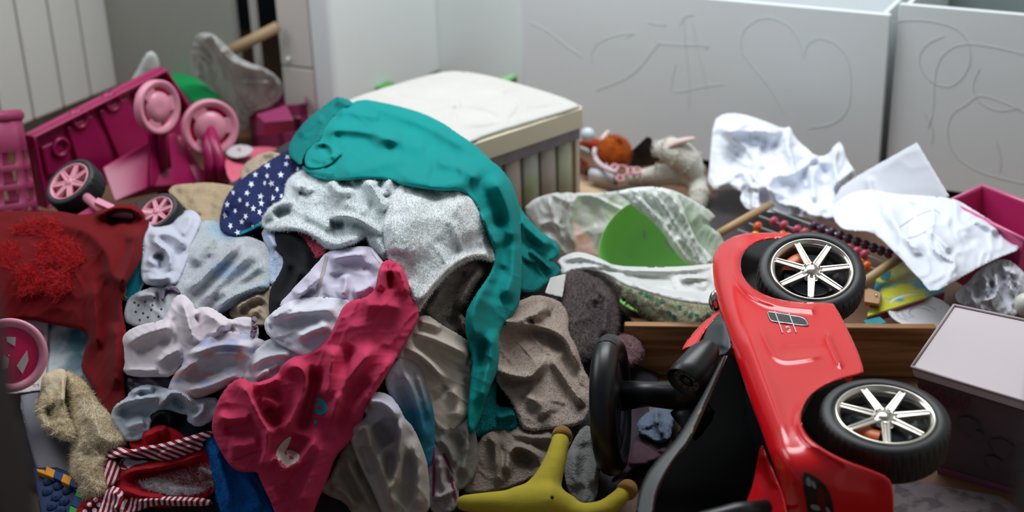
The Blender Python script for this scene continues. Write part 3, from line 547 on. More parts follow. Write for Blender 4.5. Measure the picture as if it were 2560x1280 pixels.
hem_poly = S([(840, 745), (880, 735), (990, 775), (985, 830), (920, 860), (840, 880), (800, 930), (760, 990), (740, 1060), (690, 1110), (640, 1140), (600, 1200), (590, 1270), (540, 1230), (495, 1190), (490, 1120), (530, 1030), (620, 920), (740, 820)])
hm = relief('ribbed_hem', TEALR, hem_poly, z=60, parent=troot, eh=15, er=20, res=3, stripe=(2.35, 0),
    folds=[(9, 10, S([(850, 755), (930, 790), (960, 820)])), (-10, 8, S([(830, 800), (870, 850), (920, 850)])), (9, 12, S([(560, 1040), (660, 960), (760, 880)])), (-7, 9, S([(740, 900), (690, 1010), (620, 1110)]))], noise=(3, -.7, 90, 30))
cf = relief('rolled_cuff', TEAL, S([(610, 1230), (625, 1160), (680, 1100), (720, 1080), (790, 1085), (870, 1130), (905, 1170), (870, 1200), (830, 1240), (790, 1270), (700, 1290), (630, 1280)]), z=66, parent=troot, eh=16, er=12, res=3, noise=(2, .3, 60, 20),
    folds=[(-22, 10, S([(730, 1100), (790, 1120), (815, 1200)])), (9, 6, S([(680, 1110), (740, 1090), (800, 1100), (830, 1150), (825, 1230)])), (-8, 8, S([(640, 1240), (700, 1260), (780, 1250)]))])
lp = relief('lower_band', TEALR, CC([(540, 1150), (590, 1170), (680, 1200), (800, 1195), (950, 1190), (980, 1215), (880, 1245), (740, 1245), (620, 1215), (550, 1190)]), z=58, parent=troot, eh=10, er=8, res=3, noise=None, stripe=(0, 0))
slv = relief('sleeve', TEAL, FX([(1240, 470), (1275, 470), (1300, 520), (1345, 575), (1392, 605), (1402, 628), (1394, 645), (1360, 660), (1310, 655), (1285, 620), (1260, 560)]), z=30, parent=troot, eh=18, er=20, res=3.4, folds=[(9, 14, FX([(1290, 540), (1330, 585), (1380, 620)])), (-9, 10, FX([(1300, 590), (1340, 625), (1380, 640)]))], noise=(3, .9, 80, 26))
cuf = relief('cuff', TEALR, D([(1740, 640), (1800, 600), (1900, 640), (1980, 720), (2020, 770), (2045, 795), (2010, 830), (1940, 880), (1880, 930), (1800, 940), (1750, 920), (1720, 800)]), z=24, parent=troot, eh=16, er=16, res=3, stripe=(.75, 0), folds=[(8, 9, D([(1800, 640), (1900, 720), (1990, 800)])), (-9, 9, D([(1780, 700), (1860, 800), (1900, 880)]))], noise=(2, .7, 60, 20))

o = relief('teal_towel', terry('teal_terry', '#0c6c70', bscale=200), E([(1085, 340), (1110, 270), (1160, 180), (1200, 200), (1200, 300), (1190, 420), (1165, 520), (1155, 620), (1220, 660), (1310, 640), (1330, 700), (1290, 760), (1200, 750), (1110, 770), (1060, 810), (1005, 700), (1050, 580), (1055, 480)]), z=14, grow=9, eh=12, er=14, folds=[(10, 10, E([(1160, 250), (1140, 400), (1100, 560), (1060, 720)])), (-9, 9, E([(1120, 380), (1090, 540), (1090, 680)])), (8, 9, E([(1180, 700), (1250, 690), (1310, 670)]))], noise=(3, 1.4, 90, 26)); thing(o, 'dark teal towel hanging below the sweatshirt', 'towel')
fur(o, 'pile', terry('pile_teal', '#0d7074'), 2.4, 5000, .4, seed=44)

# ---- middle front: tops, tees
o = relief('lilac_blouse', cloth('lilac_cotton', '#cfc9dc'), D([(175, 1045), (168, 1010), (230, 950), (300, 870), (370, 800), (440, 720), (470, 682), (560, 655), (680, 640), (770, 643), (800, 690), (850, 750), (835, 860), (800, 930), (740, 985), (640, 1010), (500, 1000), (380, 990), (290, 1005), (220, 1060)]), z=44, eh=10, er=10, res=3.4,
    folds=[(11, 9, D([(585, 810), (600, 860), (590, 930), (560, 970)])), (-8, 12, D([(540, 800), (550, 900)])), (10, 9, D([(250, 960), (330, 930), (400, 860), (430, 800)])), (-13, 9, D([(290, 980), (340, 960), (380, 900)])), (8, 12, D([(480, 720), (620, 690), (760, 680)])), (7, 10, D([(640, 940), (700, 930), (790, 880)])), (-7, 9, D([(700, 760), (760, 800), (800, 860)]))], noise=(3, .5, 100, 32))
thing(o, 'lilac-white cotton top with a pale zip seam above the white tops', 'top')
ribbon(o, 'zip_seam', D([(470, 690), (455, 770), (430, 860), (395, 985)]), 9, cloth('zip_tape', '#b2aaa6', bump=1, bscale=900), 2.2)
ribbon(o, 'neck_binding', D([(770, 645), (795, 690), (845, 752)]), 5, cloth('binding_lilac', '#d3cdd8'), 2)

o = relief('white_blouse', cloth('white_cotton', '#dad9e4'), FX([(664, 815), (668, 798), (705, 768), (735, 754), (772, 746), (830, 748), (876, 752), (866, 780), (852, 806), (848, 832), (826, 855), (794, 890), (770, 893), (740, 878), (700, 856), (674, 838)]), z=50, eh=11, er=12, res=3.4,
    folds=[(9, 12, D([(150, 1100), (280, 1070), (420, 1060), (540, 1040)])), (-8, 14, D([(200, 1160), (330, 1130), (440, 1130)])), (10, 12, D([(260, 1250), (380, 1190), (500, 1150)])), (-9, 12, D([(300, 1290), (420, 1240), (520, 1200)])), (-5, 4, D([(90, 1150), (120, 1230), (200, 1280)])), (8, 9, D([(90, 1120), (180, 1070), (260, 1020)]))], noise=(3.5, -.3, 110, 36))
thing(o, 'white cotton top lying left of the coral pink T-shirt', 'top')
o = relief('white_tee', cloth('white_cotton_b', '#d6d7de'), B([(1610, 430), (1650, 340), (1700, 220), (1790, 130), (1900, 140), (1985, 150), (2045, 185), (2110, 230), (2060, 300), (1960, 360), (1880, 400), (1750, 450), (1660, 460)]), z=36, eh=9, er=10,
    folds=[(9, 9, B([(1660, 330), (1740, 260), (1850, 230), (1960, 230)])), (-14, 8, B([(1790, 360), (1830, 330), (1880, 330)])), (8, 8, B([(1690, 400), (1790, 330), (1880, 300)])), (-6, 6, B([(1820, 170), (1950, 180), (2040, 200)]))], noise=(3, -.5, 90, 30))
thing(o, 'white T-shirt between the printed shirt and the coral pink T-shirt', 'T-shirt')

o = relief('pink_white_trousers', cloth('blush_white', '#d6cbd2'), FX([(299, 905), (298, 880), (304, 850), (322, 830), (356, 815), (405, 807), (420, 788), (436, 750), (448, 740), (463, 743), (480, 762), (486, 780), (500, 772), (525, 772), (550, 788), (575, 806), (600, 796), (634, 798), (644, 830), (640, 850), (600, 850), (560, 850), (520, 868), (490, 890), (455, 905), (432, 938), (380, 938), (345, 938), (312, 932)]), z=28, eh=12, er=13, res=3.4,
    folds=[(16, 11, FX([(450, 748), (466, 780), (474, 820), (490, 862)])), (-8, 9, FX([(430, 790), (440, 830), (430, 870)])), (12, 13, FX([(310, 868), (350, 838), (400, 822), (440, 815)])), (-10, 10, FX([(330, 890), (380, 868), (430, 850)])), (9, 9, FX([(390, 912), (420, 886), (460, 870)])), (-12, 7, FX([(485, 782), (500, 815), (492, 850)])), (10, 9, FX([(505, 780), (540, 800), (575, 830)])), (12, 9, FX([(528, 845), (550, 815), (580, 806)])), (-8, 6, FX([(560, 838), (585, 818)])), (8, 8, FX([(310, 925), (350, 925), (400, 925)]))], noise=(3.5, .2, 100, 34))
thing(o, 'blush white trousers with a frilled edge left of the white top', 'trousers')
relief('frill', cloth('frill_mauve', '#8a7783'), FX([(628, 792), (640, 790), (646, 806), (643, 830), (634, 846), (624, 840), (630, 815)]), z=40, parent=o, eh=6, er=4, res=2.2, noise=(6, .2, 9, 5))

def print_col(px, py, h):
    b = np.clip(vnoise(px/34+1, py/22, 21)*3.2+.05, 0, 1)[:, None]; r = np.clip(vnoise(px/40+5, py/24+4, 27)*3.4-.25, 0, 1)[:, None]
    w_ = np.array(lin('#d2c9d2')); bl = np.array(lin('#a3abcb')); pe = np.array(lin('#d3aba6')); return (w_*(1-b)+bl*b)*(1-r)+pe*r
o = relief('printed_shirt', set_vcol(cloth('printed_cotton', '#cccccc')), B([(1125, 475), (1160, 380), (1240, 290), (1215, 245), (1300, 190), (1400, 120), (1500, 85), (1600, 95), (1720, 130), (1815, 180), (1785, 240), (1715, 255), (1655, 320), (1625, 385), (1540, 415), (1400, 485), (1290, 515), (1200, 505)]), z=34, eh=12, er=13, res=3.4, colf=print_col,
    folds=[(14, (14, 10), B([(1220, 240), (1310, 220), (1420, 170), (1560, 160), (1700, 190)])), (-12, 9, B([(1240, 290), (1360, 250), (1480, 215), (1640, 220)])), (13, 12, B([(1160, 400), (1260, 300), (1400, 230), (1560, 220), (1680, 240)])), (-8, 12, B([(1230, 420), (1350, 350), (1500, 320)])), (9, 12, B([(1200, 480), (1360, 450), (1520, 390), (1620, 330)]))], noise=(3, -.35, 100, 30))
thing(o, 'pale shirt with a smudgy blue and peach print', 'shirt')

GB = cloth('grey_blue_cotton', '#b3bac6')
o = relief('black_cloth', cloth('black_denim', '#10141c'), M([(1300, 570), (1305, 480), (1390, 370), (1500, 330), (1600, 350), (1720, 400), (1750, 500), (1890, 430), (1930, 500), (1930, 590), (1640, 640), (1560, 580), (1440, 530)]), z=16, eh=10, er=10, folds=[(9, 8, M([(1330, 480), (1420, 400), (1500, 420), (1540, 520)])), (-8, 8, M([(1600, 430), (1620, 540)]))]); thing(o, 'black cloth tucked under the grey-blue shirt cuff', 'cloth')
o = relief('grey_blue_shirt', GB, M([(998, 430), (1025, 345), (1130, 280), (1175, 205), (1285, 160), (1400, 175), (1500, 205), (1540, 195), (1610, 195), (1700, 230), (1770, 270), (1960, 280), (1940, 400), (1840, 485), (1740, 512), (1668, 460), (1690, 405), (1600, 390), (1500, 355), (1400, 380), (1330, 470), (1312, 570), (1250, 620), (1130, 645), (1075, 560), (1015, 480)]), z=24, eh=10, er=12,
    folds=[(12, (8, 11), M([(1010, 430), (1050, 330), (1150, 295), (1300, 270), (1480, 240)])), (-10, 11, M([(1060, 420), (1200, 390), (1380, 380)])), (10, 10, M([(1160, 250), (1210, 200), (1300, 190), (1370, 220)])), (-12, 8, M([(1220, 240), (1320, 220), (1440, 220)])), (14, 9, M([(1400, 370), (1470, 270), (1530, 210), (1640, 240), (1700, 320), (1790, 370)])), (-13, 8, M([(1540, 270), (1600, 310), (1640, 370)])), (11, 9, M([(1690, 460), (1760, 430), (1810, 360), (1780, 300)])), (-12, 8, M([(1680, 300), (1720, 370), (1750, 410)])), (7, 12, M([(1100, 540), (1200, 500), (1300, 480)]))], noise=(3, -.3, 90, 28))
thing(o, 'grey-blue cotton shirt curling over a black cloth near the striped costume', 'shirt')
o = relief('red_cloth', cloth('bright_red_cotton', '#a8121f'), M([(1150, 660), (1210, 620), (1330, 560), (1440, 508), (1560, 555), (1660, 620), (1560, 690), (1300, 730), (1200, 730)]), z=18, eh=9, er=9, folds=[(8, 12, M([(1250, 640), (1400, 560), (1500, 560)])), (-7, 10, M([(1400, 620), (1520, 610)]))]); thing(o, 'plain bright red cloth above the striped costume', 'cloth')

# ---- striped costume
STR = stripe_mat('red_white_stripes', '#8e1020', '#d8cfd4', 7.6, .52); REDC = cloth('costume_red', '#96101f', sheen=.05)
sroot = relief('striped_costume', REDC, M([(1020, 1000), (1080, 930), (1060, 850), (1120, 800), (1340, 850), (1500, 810), (1700, 740), (1840, 700), (1900, 760), (1960, 900), (1960, 1040), (1850, 1130), (1700, 1200), (1450, 1230), (1250, 1210), (1100, 1170), (1010, 1100)]), z=16, eh=11, er=12,
    folds=[(13, 11, M([(1040, 1010), (1140, 920), (1320, 900), (1520, 870), (1720, 800), (1840, 740)])), (-16, 11, M([(1150, 940), (1330, 950), (1520, 910), (1700, 850)])), (12, 11, M([(1050, 1050), (1150, 1110), (1300, 1150), (1500, 1150)])), (-9, 9, M([(1220, 1060), (1400, 1110), (1550, 1120)]))], noise=(3, -.3, 90, 26))
thing(sroot, 'red and white striped costume with white fur trim at the bottom left', 'costume')
relief('striped_sleeve', STR, M([(975, 705), (1050, 688), (1180, 730), (1250, 700), (1450, 670), (1700, 600), (1830, 558), (1900, 562), (1880, 620), (1800, 655), (1810, 720), (1700, 765), (1500, 835), (1380, 815), (1160, 790), (1000, 800), (905, 838), (930, 780)]), z=26, parent=sroot, eh=9, er=9, res=3, stripe=(-1.15, .1), folds=[(10, 9, M([(920, 820), (1050, 770), (1250, 730), (1500, 690), (1720, 630), (1870, 585)])), (-7, 7, M([(1150, 780), (1350, 730), (1550, 700), (1750, 660)])), (9, 9, M([(1390, 800), (1480, 730), (1600, 710), (1750, 690)]))], noise=(2.5, -.3, 60, 16))
relief('striped_side', STR, M([(930, 835), (1000, 800), (1070, 870), (1070, 990), (1010, 1040), (945, 1065), (915, 970), (895, 900)]), z=26, parent=sroot, eh=8, er=7, res=3, stripe=(.35, .05), noise=(2, 1.2, 60, 16))
relief('striped_hem', STR, M([(950, 1070), (1030, 1040), (1150, 1140), (1350, 1145), (1560, 1140), (1880, 1160), (1890, 1225), (1620, 1230), (1380, 1215), (1180, 1290), (1000, 1330), (850, 1330), (920, 1150)]), z=28, parent=sroot, eh=9, er=8, res=3, stripe=(.3, .35), folds=[(9, 9, M([(980, 1080), (1080, 1180), (1000, 1280)])), (8, 9, M([(1150, 1200), (1350, 1170), (1600, 1180), (1850, 1190)])), (-8, 7, M([(1100, 1130), (1170, 1210), (1120, 1290)]))], noise=(3, .2, 50, 18))
ft = relief('fur_trim', terry('trim_white', '#cfc8cc'), M([(1190, 1015), (1320, 1000), (1420, 965), (1600, 935), (1740, 880), (1880, 840), (1930, 900), (1900, 960), (1950, 1020), (1850, 1075), (1720, 1130), (1560, 1140), (1380, 1105), (1250, 1060)]), z=20, parent=sroot, eh=9, er=8, res=3, noise=(3, .3, 40, 14))
fur(ft, 'trim_fibres', terry('trim_fibre', '#d8d2d4'), 6, 4500, .35, seed=51, curl=.5)
fur(ft, 'red_fibres', mat('trim_fibre_red', '#9c1222', .7), 8, 2200, .35, seed=52, region=M([(1400, 970), (1740, 880), (1960, 1000), (1850, 1075), (1600, 1030)]), curl=.5)
decal(sroot, 'heart_print', M([(1050, 870), (1080, 800), (1150, 790), (1200, 830), (1270, 815), (1330, 830), (1260, 850), (1190, 860), (1130, 902), (1080, 900)]), cloth('heart_grey', '#b9bcc4'), 2)

o = relief('polka_dot_cloth', cloth('dot_red', '#8d101d'), M([(660, 1330), (700, 1250), (740, 1190), (860, 1105), (915, 1130), (905, 1180), (880, 1330)]), z=18, eh=9, er=9, folds=[(7, 9, M([(760, 1260), (840, 1160), (890, 1130)]))]); thing(o, 'red cloth with white polka dots at the bottom edge', 'cloth')
for x, y in [(850, 1172), (755, 1275), (840, 1265), (795, 1215), (880, 1215), (800, 1310)]:
    decal(o, 'polka_dot', [M([(x+22*math.cos(a), y+22*math.sin(a))])[0] for a in np.linspace(0, 6.28, 11)[:-1]], cloth('dot_white', '#d9d2d4'), 1.5, n=0)

o = relief('blue_towel', terry('bright_blue_terry', '#0f62ab', bscale=170), N([(-10, 760), (20, 710), (55, 700), (110, 810), (170, 900), (240, 965), (310, 960), (400, 1060), (460, 1180), (520, 1330), (120, 1330), (60, 1100), (20, 900)]), z=20, eh=12, er=12, folds=[(10, 10, N([(30, 740), (90, 900), (150, 1100), (180, 1280)])), (-9, 10, N([(180, 960), (260, 1100), (300, 1250)])), (9, 14, N([(260, 1000), (360, 1130), (420, 1280)]))], noise=(3, 1.1, 80, 24), fine=.6); thing(o, 'bright blue towel hanging under the coral T-shirt sleeve', 'towel')
fur(o, 'pile', terry('pile_blue', '#1468b4'), 2.6, 5000, .42, seed=61)

# ---- blue-fade shirt, tees right of the coral shirt
def fade_col(px, py, h):
    t_ = np.clip((py-940)/90+.15*vnoise(px/20, py/12, 5), 0, 1)[:, None]; return np.array(lin('#b9b1b6'))*(1-t_)+np.array(lin('#2f7590'))*t_
o = relief('fade_shirt', set_vcol(cloth('fade_cotton', '#888888')), E([(500, 470), (540, 380), (600, 335), (680, 355), (725, 430), (765, 560), (795, 720), (795, 850), (775, 1000), (740, 1000), (690, 820), (600, 640), (540, 570)]), z=34, eh=10, er=12, colf=fade_col, folds=[(9, 14, E([(600, 380), (660, 520), (720, 700), (750, 880)])), (-7, 10, E([(570, 460), (640, 620), (700, 760)])), (6, 8, E([(690, 400), (740, 560), (775, 720)]))], noise=(2.5, 1.1, 110, 26)); thing(o, 'shirt fading from grey to blue beside the beige tee', 'shirt')
BEI = cloth('beige_cotton', '#c3b7ac')
o = relief('beige_tee', BEI, E([(560, 350), (610, 260), (655, 170), (695, 90), (760, 78), (805, 112), (860, 150), (955, 200), (1095, 310), (1080, 395), (1092, 355), (1052, 470), (1048, 590), (1010, 672), (935, 760), (870, 785), (800, 735), (765, 580), (710, 450), (650, 360)]), z=28, eh=10, er=12, res=3.4,
    folds=[(12, (9, 13), E([(660, 180), (760, 200), (900, 260), (1040, 330)])), (-10, 9, E([(650, 220), (780, 310), (920, 380), (1040, 440)])), (13, (8, 12), E([(610, 270), (700, 300), (800, 390), (880, 490)])), (-14, 9, E([(880, 500), (820, 560), (770, 580)])), (8, 9, E([(700, 110), (780, 120), (850, 160)])), (-4, 3, E([(1040, 262), (1000, 395)])), (-4, 3, E([(750, 512), (870, 475)])), (9, 14, E([(900, 500), (960, 600), (940, 720)])), (-8, 12, E([(1000, 440), (990, 560), (940, 660)]))], noise=(3, .6, 110, 30))
thing(o, 'beige cotton tee with hemmed sleeves below the taupe towel', 'T-shirt')
def lil_col(px, py, h):
    t_ = np.clip((py-1000)/80+vnoise(px/40, py/30, 8)*.8, 0, 1)[:, None]; y = np.clip(vnoise(px/30+4, py/40, 9)*3, 0, 1)[:, None]; p = np.clip(vnoise(px/35+9, py/45, 10)*3-.2, 0, 1)[:, None]
    c = np.array(lin('#d3d0e2'))*(1-t_)+np.array(lin('#aaa19a'))*t_; c = c*(1-.5*y*t_)+np.array(lin('#a69f86'))*.5*y*t_; return c*(1-.5*p*t_)+np.array(lin('#a795a3'))*.5*p*t_
o = relief('taupe_cloth', cloth('taupe_cotton', '#8d8375'), E([(80, 1130), (160, 1090), (200, 1000), (250, 900), (285, 800), (340, 860), (390, 1020), (450, 1130), (500, 1330), (330, 1330), (260, 1210), (150, 1170)]), z=36, eh=10, er=12, folds=[(11, 9, E([(250, 920), (300, 1050), (380, 1180), (430, 1290)])), (-12, 9, E([(220, 1010), (290, 1100), (350, 1230)])), (9, 9, E([(160, 1120), (250, 1150), (330, 1270)])), (-10, 7, E([(320, 960), (370, 1080)]))], noise=(3, 1.0, 70, 22)); thing(o, 'taupe cloth hanging right of the coral pink T-shirt', 'cloth')
o = relief('tinted_shirt', set_vcol(cloth('tinted_cotton', '#aaaaaa')), E([(365, 650), (380, 585), (440, 548), (520, 565), (580, 640), (605, 705), (665, 765), (722, 900), (755, 1010), (770, 1330), (510, 1330), (430, 1140), (365, 1010), (320, 900), (283, 800), (330, 735), (405, 692)]), z=56, fs=1.5, ws=1.0, eh=13, er=14, res=3.4, colf=lil_col,
    folds=[(18, 14, E([(380, 620), (450, 590), (540, 640), (570, 720)])), (-24, 18, E([(430, 730), (480, 800), (530, 870)])), (17, (9, 14), E([(570, 660), (595, 780), (585, 950), (560, 1080), (500, 1200)])), (14, 10, E([(300, 800), (380, 740), (400, 820), (410, 920)])), (-12, 12, E([(350, 860), (390, 960), (430, 1060)])), (13, 13, E([(430, 880), (470, 1000), (520, 1120), (560, 1290)])), (-11, 14, E([(540, 900), (520, 1050), (540, 1200)])), (11, 16, E([(650, 800), (700, 950), (710, 1150), (690, 1300)])), (-9, 14, E([(630, 900), (640, 1080), (620, 1260)]))], noise=(3.5, 1.2, 120, 34))
thing(o, 'pale lilac shirt with a faded multicolour tint in the lower middle', 'shirt')
o = relief('grey_tee', cloth('grey_olive_jersey', '#7d7a74'), E([(780, 750), (880, 770), (950, 740), (1000, 680), (1030, 730), (1062, 880), (1062, 1020), (1000, 1115), (935, 1150), (880, 1010), (830, 910), (800, 840)]), z=26, eh=10, er=12, folds=[(9, 9, E([(1000, 710), (1010, 830), (990, 970), (960, 1080)])), (-10, 9, E([(900, 790), (950, 890), (960, 1000)])), (8, 9, E([(820, 820), (890, 880), (930, 1000)]))], noise=(3, 1.2, 80, 24)); thing(o, 'dull grey jersey below the beige tee', 'jersey')
PUR = cloth('plum_trim', '#6c1f44')
o = relief('trimmed_shirt', cloth('trimmed_cotton', '#93898b'), E([(765, 900), (800, 860), (850, 900), (900, 980), (930, 1050), (945, 1190), (930, 1250), (870, 1290), (800, 1290), (765, 1200), (760, 1040)]), z=28, eh=9, er=9, folds=[(9, 8, E([(830, 910), (840, 1040), (860, 1160)])), (-9, 7, E([(880, 1000), (890, 1120)])), (12, 9, E([(790, 1180), (850, 1190), (900, 1150), (930, 1160)]))], noise=(3, 1.3, 50, 16)); thing(o, 'greyish shirt with plum red piping beside the yellow plush toy', 'shirt')
for s_ in ([(795, 870), (800, 960), (800, 1080), (795, 1180)], [(860, 920), (900, 1000), (905, 1080), (935, 1200)]): ribbon(o, 'piping', E(s_), 6, PUR, 3)

# ---- coral pink T-shirt
COR = cloth('coral_jersey', '#cc3d62', sheen=.05, bscale=520)
pk = relief('coral_tshirt', COR, FX([(953, 672), (961, 657), (977, 653), (994, 663), (1009, 684), (1019, 717), (1024, 742), (1038, 762), (1044, 785), (1037, 808), (1020, 837), (1004, 866), (979, 906), (951, 955), (918, 1000), (906, 1028), (894, 1069), (862, 1113), (834, 1138), (814, 1199), (786, 1258), (765, 1330), (705, 1330), (690, 1270), (652, 1194), (646, 1174), (600, 1176), (577, 1160), (562, 1137), (536, 1085), (534, 1060), (540, 1025), (559, 985), (581, 958), (607, 948), (632, 966), (695, 944), (708, 914), (735, 896), (784, 886), (825, 847), (846, 806), (857, 777), (872, 758), (917, 748), (928, 738), (942, 726), (947, 700)]), z=62, fs=1.5, ws=1.0, eh=13, er=13, res=3.2,
    folds=[(15, 9, D([(850, 760), (835, 850), (830, 930)])), (-18, 8, D([(885, 790), (890, 870), (900, 930)])), (13, 10, D([(930, 760), (985, 860), (1000, 960)])), (9, 22, D([(700, 1020), (850, 1020), (1000, 1040)])),
           (18, (20, 14), N([(1300, 0), (1130, 180), (1020, 340), (960, 520), (930, 660)])), (-17, 12, N([(1100, 0), (1060, 120), (1060, 280), (1010, 440)])), (14, 14, N([(960, 0), (940, 160), (930, 320), (860, 420)])), (14, 18, N([(1440, 60), (1330, 220), (1210, 400), (1110, 520), (1040, 640)])), (-14, 14, N([(1250, 250), (1120, 400), (1020, 580), (990, 720)])),
           (-34, (20, 16), N([(840, 160), (800, 300), (770, 440), (740, 580), (690, 700)])), (17, 13, N([(560, 240), (650, 160), (730, 200), (745, 320), (700, 450), (620, 600), (560, 720)])), (-26, 13, N([(440, 480), (500, 560), (540, 640)])), (-13, 10, N([(500, 330), (530, 450), (570, 580)])), (12, 10, N([(330, 320), (450, 310), (560, 250)])), (11, 10, N([(400, 420), (480, 430), (550, 500)])),
           (17, 13, N([(190, 320), (280, 330), (340, 460), (400, 580), (460, 660), (550, 700)])), (10, 12, N([(60, 540), (160, 580), (260, 560), (340, 570)])), (-11, 14, N([(110, 640), (230, 660), (380, 640)])), (9, 18, N([(150, 760), (280, 780), (400, 740)])), (-4, 3, N([(190, 890), (300, 850), (400, 810)])), (14, 11, N([(430, 640), (460, 740), (430, 860), (390, 960)])), (-24, 20, N([(720, 690), (690, 780), (620, 860)])), (15, 12, N([(400, 980), (480, 900), (520, 860), (560, 960), (660, 930), (760, 820), (860, 650)])), (13, 20, N([(880, 700), (840, 880), (760, 1060), (700, 1280)])), (-9, 16, N([(560, 1050), (610, 1180), (640, 1290)])), (8, 14, N([(470, 1080), (540, 1220)]))], noise=(3.5, 2.0, 150, 34))
thing(pk, 'coral pink jersey T-shirt with a turquoise print hanging down the front of the heap', 'T-shirt')
TQ = cloth('turquoise_print', '#25a9ae')
decal(pk, 'turquoise_print', N([(815, 415), (850, 405), (890, 435), (915, 480), (900, 520), (860, 545), (815, 535), (808, 480)]), TQ, 1.5)
decal(pk, 'turquoise_print', N([(812, 580), (832, 575), (828, 610), (808, 615)]), TQ, 1.5)
decal(pk, 'print_hole', N([(825, 475), (860, 465), (880, 480), (860, 500), (830, 500)]), COR, 2.2)
decal(pk, 'white_print', N([(510, 830), (570, 740), (640, 695), (620, 760), (590, 820), (560, 870), (540, 900)]), cloth('print_white', '#cfc6b8'), 1.8)
decal(pk, 'white_print', N([(560, 850), (610, 800), (670, 820), (705, 850), (680, 900), (610, 930), (575, 970), (540, 955)]), MATS['print_white'], 1.8)
ribbon(pk, 'hem_stitch', N([(185, 890), (290, 850), (400, 810)]), 2, cloth('coral_stitch', '#a82a4a'), 1.2)
ribbon(pk, 'neck_seam', D([(880, 745), (890, 830), (935, 960)]), 3, MATS['coral_stitch'], 1.2)

# ---- beige towels on the right flank
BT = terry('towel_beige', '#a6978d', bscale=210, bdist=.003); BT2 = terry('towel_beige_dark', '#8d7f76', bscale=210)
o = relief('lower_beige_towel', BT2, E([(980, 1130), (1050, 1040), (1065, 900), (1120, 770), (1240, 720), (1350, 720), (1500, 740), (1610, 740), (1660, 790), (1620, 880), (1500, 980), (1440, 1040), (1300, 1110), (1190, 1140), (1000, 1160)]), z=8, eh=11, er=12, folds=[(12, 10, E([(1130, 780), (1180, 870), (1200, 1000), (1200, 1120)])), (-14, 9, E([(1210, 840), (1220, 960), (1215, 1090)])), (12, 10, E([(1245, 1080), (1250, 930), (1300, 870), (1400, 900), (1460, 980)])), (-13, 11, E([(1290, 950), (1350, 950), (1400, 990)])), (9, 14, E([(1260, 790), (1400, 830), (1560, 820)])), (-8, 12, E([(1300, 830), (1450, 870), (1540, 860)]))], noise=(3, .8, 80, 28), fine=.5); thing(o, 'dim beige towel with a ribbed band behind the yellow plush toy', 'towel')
ribbon(o, 'ribbed_band', E([(1165, 780), (1195, 880), (1198, 1000), (1185, 1120)]), 14, cloth('band_beige', '#8a7b70', bump=1, bscale=700), 2)
o = relief('beige_towel', BT, E([(1165, 170), (1210, 120), (1215, 60), (1260, 20), (1360, -20), (1420, -45), (1520, -30), (1590, 10), (1618, 90), (1612, 180), (1665, 260), (1705, 400), (1755, 480), (1755, 570), (1742, 665), (1700, 735), (1560, 752), (1360, 778), (1325, 700), (1285, 590), (1200, 490), (1175, 410), (1190, 280)]), z=26, eh=14, er=15, res=3.4,
    folds=[(13, 9, E([(1225, 60), (1235, 105), (1330, 105), (1440, 60), (1500, 0)])), (-15, 9, E([(1340, 100), (1440, 100), (1540, 60)])), (10, 8, E([(1400, 110), (1440, 80), (1470, 100)])), (14, (9, 16), E([(1180, 140), (1330, 118), (1480, 140), (1590, 190), (1650, 280), (1700, 430)])), (-10, 8, E([(1200, 108), (1330, 95), (1480, 118), (1600, 160)])), (-9, 8, E([(1200, 205), (1330, 190), (1480, 195)])), (19, (12, 8), E([(1180, 385), (1240, 430), (1390, 458), (1440, 395), (1495, 312)])), (-14, (10, 14), E([(1190, 450), (1270, 480), (1400, 490), (1470, 420)])), (13, 10, E([(1500, 312), (1570, 400), (1650, 520), (1740, 640)])), (-10, 12, E([(1560, 320), (1640, 440), (1720, 570)])), (10, 22, E([(1350, 560), (1450, 600), (1500, 700)])), (-7, 16, E([(1560, 600), (1540, 690)]))], noise=(3.5, .8, 110, 36), fine=.6)
thing(o, 'beige terry towel folded on the right flank of the heap', 'towel'); fur(o, 'pile', terry('pile_beige', '#a99a90'), 2.6, 14000, .4, seed=71)
ribbon(o, 'hem', E([(1182, 390), (1240, 432), (1390, 460), (1440, 397), (1490, 318)]), 8, cloth('hem_beige', '#a79b90'), 2.5)
ribbon(o, 'woven_band', E([(1190, 155), (1330, 135), (1480, 158), (1590, 205)]), 14, cloth('band_woven', '#a29388', bump=.8, bscale=600), 2)
o = relief('grey_facecloth', terry('facecloth_grey', '#81817f', bscale=230), E([(1615, 960), (1650, 880), (1720, 748), (1795, 780), (1850, 860), (1842, 940), (1800, 1040), (1795, 1200), (1725, 1240), (1645, 1175), (1612, 1060)]), z=20, eh=11, er=12, folds=[(10, 9, E([(1750, 790), (1820, 870), (1790, 1000), (1770, 1150)])), (-9, 12, E([(1720, 840), (1730, 960), (1690, 1100)])), (7, 12, E([(1680, 880), (1660, 1010), (1690, 1150)]))], noise=(2.5, 1.2, 70, 22), fine=.5); thing(o, 'small grey facecloth between the yellow toy and the steering wheel', 'facecloth')
